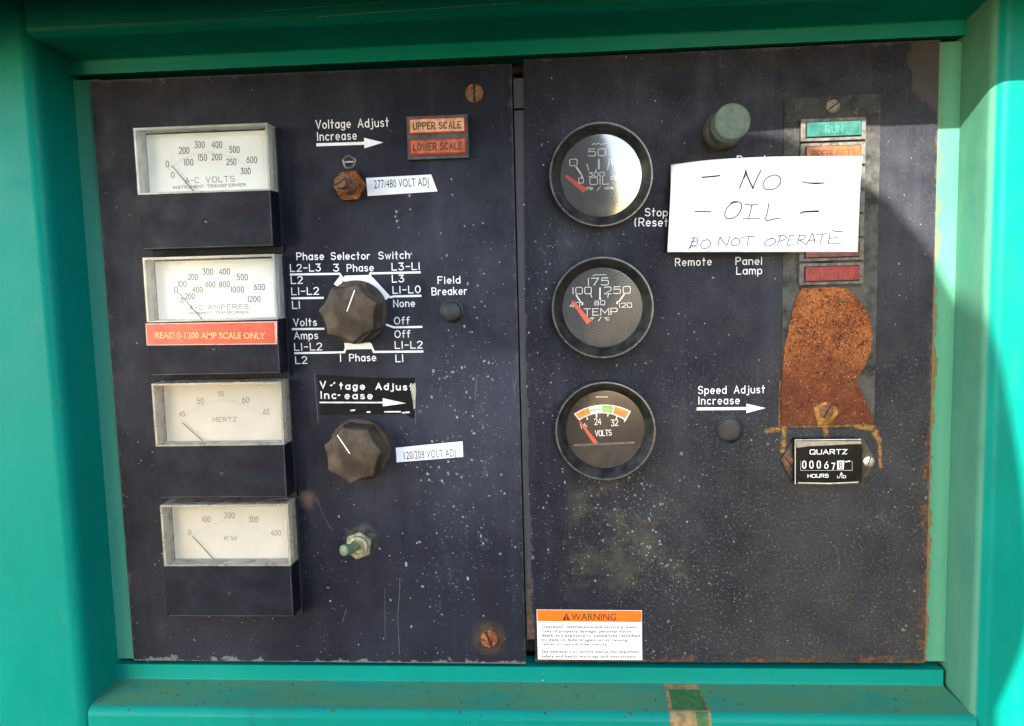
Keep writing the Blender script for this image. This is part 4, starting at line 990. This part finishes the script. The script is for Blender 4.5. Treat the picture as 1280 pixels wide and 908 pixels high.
# ------------------------------------------------------------------ handwritten note
no = (138, 78); NZ = lambda X, Y: (820+X/4.74, 185+Y/4.74)
corner = [Vector(measure(*p, 7)) for p in ((840, 204.5), (1077.5, 195.5), (1072.8, 315.3), (833.6, 315.6))]
def paper_pt(u, v):   # u to the right, v downwards
    a = corner[0].lerp(corner[1], u); b = corner[3].lerp(corner[2], u); p = a.lerp(b, v)
    p.y += 1.9*math.sin(math.pi*min(1, u*1.0))*(1-v)*(1-.45*u)
    return p
def paper_h(u, v):
    h = 7.2 + 1.6*math.sin(u*4.1+.3)*(.4+.6*v) + .7*math.sin(v*3+u*2) + 1.6*v*(1-u)
    h += .35*max(0, 1-abs(u-.52-.02*math.sin(v*5))/.05) - .25*max(0, 1-abs(v-.47-.015*math.sin(u*7))/.06) + .12*math.sin(u*19+v*6)*math.sin(v*13-u*4)
    k = max(0, 1-(u*2.2+v*1.25)/.62); h -= 6.0*k*k
    return max(h, 1.0) if u < .6 else max(h, 6.2)
t = thing('paper_note', 'white paper note handwritten NO OIL DO NOT OPERATE in ballpoint', 'note', *no)
m = MB(); NU, NV = 48, 28; G = []
for j in range(NV+1):
    G.append([m.bm.verts.new(P(*(paper_pt(i/NU, j/NV)-Vector(no)), paper_h(i/NU, j/NV))) for i in range(NU+1)])
for j in range(NV):
    for i in range(NU): m.bm.faces.new((G[j][i], G[j+1][i], G[j+1][i+1], G[j][i+1]))
sheet = m.build('sheet', M['paper'], t, smooth=None)
for f in sheet.data.polygons: f.use_smooth = True
md = sheet.modifiers.new('thickness', 'SOLIDIFY'); md.thickness = .00015; md.offset = -1
def uv_of(p):
    u, v = .5, .5
    for _ in range(12):
        c = paper_pt(u, v); e = Vector(p)-c
        du = (paper_pt(u+.01, v)-c)/.01; dv = (paper_pt(u, v+.01)-c)/.01; D_ = du.x*dv.y-du.y*dv.x
        u += (e.x*dv.y-e.y*dv.x)/D_; v += (du.x*e.y-du.y*e.x)/D_
    return u, v
strokes = [
 ([(492, 241), (512, 190), (533, 134)], .62), ([(527, 140), (550, 195), (572, 242)], .7), ([(570, 243), (592, 190), (619, 135)], .6), ([(538, 150), (520, 180)], .4),
 ([(672, 168), (646, 188), (632, 222), (646, 246), (682, 249), (716, 234), (736, 205), (732, 176), (700, 162), (668, 172)], .5),
 ([(272, 176), (330, 171), (374, 166)], .8), ([(866, 201), (905, 208), (998, 208)], .6), ([(884, 206), (940, 213), (988, 209)], .5),
 ([(486, 322), (452, 328), (420, 356), (404, 392), (414, 418), (446, 420), (482, 398), (504, 354), (496, 326), (462, 320), (440, 330)], .55),
 ([(524, 336), (562, 340), (602, 335)], .5), ([(566, 339), (556, 380), (546, 418)], .5), ([(514, 421), (560, 422), (613, 420)], .45), ([(666, 330), (658, 378), (648, 429), (690, 424), (736, 416)], .5),
 ([(230, 378), (272, 379), (322, 381)], .65), ([(858, 388), (884, 378), (966, 374)], .8), ([(880, 380), (962, 377)], .7),
 ([(204, 538), (228, 533), (244, 548), (236, 574), (200, 592)], .42), ([(224, 534), (210, 566), (192, 600)], .5), ([(204, 558), (238, 552)], .4), ([(208, 580), (244, 586)], .35),
 ([(302, 546), (276, 552), (262, 576), (276, 598), (306, 590), (320, 566), (306, 546), (290, 548)], .42),
 ([(362, 586), (368, 556), (376, 530)], .42), ([(376, 530), (396, 558), (416, 580)], .42), ([(416, 580), (426, 552), (434, 524)], .42),
 ([(472, 534), (446, 550), (444, 574), (468, 581), (492, 562), (486, 540), (464, 534)], .42), ([(500, 531), (540, 527), (580, 524)], .4), ([(548, 528), (542, 552), (538, 580)], .42),
 ([(690, 536), (658, 546), (640, 566), (654, 582), (684, 576), (708, 556), (700, 540), (676, 536)], .42),
 ([(718, 582), (728, 550), (738, 518)], .42), ([(724, 524), (756, 519), (772, 536), (734, 554)], .42), ([(792, 520), (786, 548), (782, 576), (816, 573)], .42), ([(792, 521), (824, 517)], .4), ([(787, 547), (814, 545)], .4),
 ([(838, 574), (846, 544), (852, 515)], .42), ([(848, 518), (886, 520), (880, 540), (846, 547)], .42), ([(852, 546), (892, 572)], .42),
 ([(894, 574), (912, 540), (932, 504)], .42), ([(932, 504), (940, 534), (946, 562)], .42), ([(908, 548), (946, 545)], .4), ([(954, 513), (1016, 508)], .42), ([(992, 510), (984, 540), (978, 571)], .42),
 ([(1036, 505), (1032, 536), (1028, 566), (1070, 567), (1110, 562)], .42), ([(1048, 490), (1076, 494), (1114, 497)], .5), ([(1034, 536), (1082, 531)], .4)]
m = MB()
for pts, w_ in strokes:
    q3 = [measure(*NZ(*p), 8) for p in pts]
    fine = []
    N_ = len(q3)
    for i in range(N_-1):
        p0, p1, p2, p3 = [Vector(q3[min(max(i+j-1, 0), N_-1)]) for j in range(4)]
        for k in range(6):
            s = k/6; fine.append(tuple(.5*((2*p1)+(p2-p0)*s+(2*p0-5*p1+4*p2-p3)*s*s+(3*p1-p0-3*p2+p3)*s**3)))
    fine.append(q3[-1])
    m.ribbon(fine, w_, 0)
for v in m.bm.verts:
    x, z = v.co.x/MM, v.co.z/MM; u_, v_ = uv_of((x, z)); v.co = P(x-no[0], z-no[1], paper_h(u_, v_)+.22)
m.build('handwriting', M['pencil'], t, smooth=None)

# ------------------------------------------------------------------ warning decal
wo = (38.2, -170.5)
t = thing('warning_decal', 'orange and white WARNING decal at lower left of the right panel', 'decal', *wo)
m = MB(); m.prism(shift([(7.1, -185.9), (69.3, -186.0), (69.4, -155.3), (7.0, -154.9)], wo), .06, .28, .05, 1); m.build('decal_sheet', M['warn_white'], t)
m = MB(); m.prism(shift([(7.3, -162.0), (69.2, -162.4), (69.2, -155.5), (7.2, -155.1)], wo), .29, .33); m.build('orange_band', M['warn_orange'], t)
m = MB(); kw = dict(h=.3, origin=wo)
printedpx(m, 'WARNING', 714.2, 775.2, 770.4, 775.8, 8.6, hh=.38, bold=.006, **kw)
for i, (tx, yb, xr) in enumerate((('Operation, maintenance and service present', 785.2, 796.5), ('risks of property damage, personal injury,', 790.7, 790.6), ('death and exposure to substances identified', 796.1, 799.5), ('by state or federal agencies as causing', 801.5, 784.6), ('cancer or reproductive toxicity.', 806.8, 760),
        ("See operator's or service manual for important", 816.2, 799), ('safety and health warnings and instructions.', 822, 796))):
    printedpx(m, tx, 677, yb, xr, yb+.4, 3.6, hh=.36, bold=.022, spacing=1.1, **kw)
polypx(m, [(703, 775.4), (708, 766.4), (712.8, 775.5)], .3, wo, .38)
m.build('lettering', M['warn_ink'], t, smooth=None)
m = MB(); linepx(m, [(708, 769.5), (708, 773)], .45, .3, wo, .42); linepx(m, [(708, 773.8), (708, 774.6)], .45, .3, wo, .42); m.build('alert_mark', M['warn_orange'], t, smooth=None)

# ------------------------------------------------------------------ old tape glue on the lower rail
def over_rail(name, mat, parent, x0f, x1f, s0, s1, lift, o, n=40, jag=.5, seed=1):
    pr = round_profile([(-200.6+lift*.3, -.5), (-204.2+lift, 30.4+lift), (-300, 30.4+lift)], 1, 5.3, 10)
    pts = [Vector(p) for p in pr]; L_ = [0]
    for a, b in zip(pts, pts[1:]): L_.append(L_[-1]+(b-a).length)
    def at(s):
        for k in range(len(pts)-1):
            if s <= L_[k+1]: return pts[k].lerp(pts[k+1], (s-L_[k])/(L_[k+1]-L_[k]))
        return pts[-1]
    r = random.Random(seed); mb = MB(); rows = []
    for i in range(n+1):
        s = s0+(s1-s0)*i/n; p = at(s); a, b = x0f(s)+r.uniform(-jag, jag), x1f(s)+r.uniform(-jag, jag)
        rows.append([mb.bm.verts.new(P(a+(b-a)*k/6-o[0], p.x-o[1], p.y)) for k in range(7)])
    for A, B in zip(rows, rows[1:]):
        for k in range(6): mb.bm.faces.new((A[k], B[k], B[k+1], A[k+1]))
    return mb.build(name, mat, parent, smooth=None)
go = (94, -202)
t = thing('tape_residue', 'strip of old tan glue and green paint left across the bottom rail', 'residue', *go)
over_rail('glue', M['residue_tan'], t, lambda s: 82.0, lambda s: 101.5+min(s, 26)*.14, .2, 62, .12, go, jag=.25)
over_rail('green_patch', M['residue_green'], t, lambda s: 84.0, lambda s: 101.5+min(s, 26)*.1, 6.5, 26, .2, go, jag=.5, seed=2)
over_rail('green_patch', M['residue_green'], t, lambda s: 96.8, lambda s: 103.4, 27.5, 62, .2, go, jag=.4, seed=3)
# ------------------------------------------------------------------ the person taking the picture: throws the shadow over the panel and shows in the gauge glass
def skin_mesh(name, mat, nodes, edges, parent, sub=2):
    me = bpy.data.meshes.new(name); keys = list(nodes)
    me.from_pydata([nodes[k][0] for k in keys], [(keys.index(a), keys.index(b)) for a, b in edges], []); me.materials.append(mat)
    o = bpy.data.objects.new(name, me); COL.objects.link(o)
    sk = o.modifiers.new('skin', 'SKIN'); sk.use_smooth_shade = True
    for i, k in enumerate(keys):
        r = nodes[k][1]; sv = me.skin_vertices[0].data[i]; sv.radius = r if isinstance(r, tuple) else (r, r); sv.use_root = (i == 0)
    sb = o.modifiers.new('smooth', 'SUBSURF'); sb.levels = sub; sb.render_levels = sub
    bpy.context.view_layer.update()
    m2 = bpy.data.meshes.new_from_object(o.evaluated_get(bpy.context.evaluated_depsgraph_get()))
    o.modifiers.clear(); o.data = m2; o.parent = parent
    return o
def B(x, z, h): return (x + .05, -h, z)
N = {'pelvis': (B(-.235, -.12, .80), (.20, .12)), 'waist': (B(-.245, .06, .80), (.245, .13)), 'chest': (B(-.245, .30, .79), (.245, .13)), 'neckbase': (B(-.215, .49, .78), .075), 'neck': (B(-.213, .57, .76), .058), 'jaw': (B(-.213, .64, .73), (.066, .075)), 'skull': (B(-.213, .73, .75), (.078, .095)), 'crown': (B(-.213, .80, .755), (.05, .06)),
     'r_sh': (B(-.045, .395, .73), .062), 'r_el': (B(-.005, .215, .70), .058), 'r_wr': (B(.035, .06, .55), .030), 'r_palm': (B(.038, .035, .515), (.034, .018)),
     'l_sh': (B(-.475, .475, .72), .092), 'l_el': (B(-.50, .165, .69), .085), 'l_wr': (B(-.225, .07, .56), .030), 'l_palm': (B(-.195, .045, .52), (.034, .018)),
     'r_hip': (B(-.13, -.16, .80), .09), 'r_kn': (B(-.12, -.56, .78), .062), 'r_an': (B(-.12, -.95, .81), .042), 'r_toe': (B(-.12, -1.0, .68), .036),
     'l_hip': (B(-.31, -.16, .80), .09), 'l_kn': (B(-.32, -.56, .78), .062), 'l_an': (B(-.32, -.95, .81), .042), 'l_toe': (B(-.33, -1.0, .68), .036)}
E_ = [('pelvis', 'waist'), ('waist', 'chest'), ('chest', 'neckbase'), ('neckbase', 'neck'), ('neck', 'jaw'), ('jaw', 'skull'), ('skull', 'crown'), ('neckbase', 'r_sh'), ('r_sh', 'r_el'), ('r_el', 'r_wr'), ('r_wr', 'r_palm'),
      ('neckbase', 'l_sh'), ('l_sh', 'l_el'), ('l_el', 'l_wr'), ('l_wr', 'l_palm'), ('pelvis', 'r_hip'), ('r_hip', 'r_kn'), ('r_kn', 'r_an'), ('r_an', 'r_toe'), ('pelvis', 'l_hip'), ('l_hip', 'l_kn'), ('l_kn', 'l_an'), ('l_an', 'l_toe')]
NB = dict(N); EB = list(E_)
for side, sg, ax in (('r', -1, .038), ('l', 1, -.195)):      # fingers hold the ends of the phone, thumbs on its screen side
    for f in range(4):
        z0 = .064-.017*f; ln = (.95, 1.05, 1.0, .85)[f]
        a, b, c = f'{side}f{f}a', f'{side}f{f}b', f'{side}f{f}c'
        NB[a] = (B(ax+sg*.004, z0, .497), .0095); NB[b] = (B(ax+sg*.018*ln, z0-.002, .483), .0085); NB[c] = (B(ax+sg*.036*ln, z0-.003, .4815), .0072)
        EB += [(f'{side}_palm', a), (a, b), (b, c)]
    NB[side+'ta'] = (B(ax+sg*.012, .068, .515), .011); NB[side+'tb'] = (B(ax+sg*.034, .060, .505), .009); EB += [(f'{side}_palm', side+'ta'), (side+'ta', side+'tb')]
skin_m = simple('skin', (.45, .27, .20), .5, .3, .08, 60); cloth_m = simple('dark jacket', (.020, .022, .028), .85, .2, .3, 90); jean_m = simple('dark trousers', (.03, .035, .05), .9, .1, .3, 90); hair_m = simple('brown hair', (.03, .02, .014), .7, .2, .4, 200)
person = thing('person', 'person in a dark jacket and trousers holding a phone up to the panel', 'person', 0, 0)
skin_mesh('body', skin_m, NB, EB, person)
def grow(keys, edges, k, name, mat, **over):
    nn = {}
    for q_ in keys:
        p, r = N[q_]; r = r if isinstance(r, tuple) else (r, r); nn[q_] = (p, (r[0]*k+.006, r[1]*k+.006))
    nn.update(over); return skin_mesh(name, mat, nn, [e for e in edges if e[0] in nn and e[1] in nn], person)
grow(['pelvis', 'waist', 'chest', 'neckbase', 'r_sh', 'r_el', 'l_sh', 'l_el', 'r_wr', 'l_wr'], E_ + [('chest', 'flank_a'), ('flank_a', 'flank_b'), ('flank_b', 'flank_c'), ('chest', 'flank_d'), ('flank_d', 'flank_e'), ('flank_e', 'flank_f')], 1.1, 'jacket', cloth_m,
     flank_a=(B(-.42, .43, .77), (.13, .10)), flank_b=(B(-.425, .20, .77), (.135, .10)), flank_c=(B(-.42, -.05, .78), (.11, .10)),
     flank_d=(B(-.065, .33, .77), (.09, .09)), flank_e=(B(-.06, .14, .77), (.10, .09)), flank_f=(B(-.06, -.06, .78), (.10, .09)))   # flanks added on both jacket sides to block sun between arms and torso
grow(['pelvis', 'r_hip', 'r_kn', 'r_an', 'l_hip', 'l_kn', 'l_an'], E_, 1.1, 'trousers', jean_m)
skin_mesh('hair', hair_m, {'a': (B(-.213, .745, .775), (.088, .092)), 'b': (B(-.213, .812, .765), (.06, .075)), 'c': (B(-.213, .69, .80), (.065, .06))}, [('a', 'b'), ('a', 'c')], person)
for sx_ in (-1, 1):
    m = MB(); m.tube([(-163+sx_*78, 700, 755), (-163+sx_*88, 700, 765)], [16, 13], 12); m.build('ear', skin_m, person)
    m = MB(); m.lathe([(0, 0), (7, .5), (9, -2), (9, -6)], 16); e = m.build('eye', M['label_white'], person, loc=B(-.213+sx_*.03, .71, .662))
m = MB(); m.tube([(-163, 712, 664), (-163, 690, 648), (-163, 676, 644), (-163, 668, 660)], [6, 10, 13, 8], 12); m.build('nose', skin_m, person)
m = MB(); m.tube([(-185, 640, 664), (-163, 638, 656), (-141, 640, 664)], [3, 5, 3], 10); m.build('mouth', simple('lips', (.4, .15, .13)), person)
ph = thing('phone', 'black phone held level in front of the panel by both hands', 'phone', -30, 28, 488)
m = MB(); m.prism([(-105, -40), (105, -40), (105, 40), (-105, 40)], 0, 8, 2.5, 3); m.build('phone_body', simple('black phone back', (.012, .012, .013), .3), ph)
m = MB(); m.box(-100, 100, -37, 37, 8.02, 8.3); m.build('screen', simple('dark phone screen', (.01, .01, .012), .1), ph)
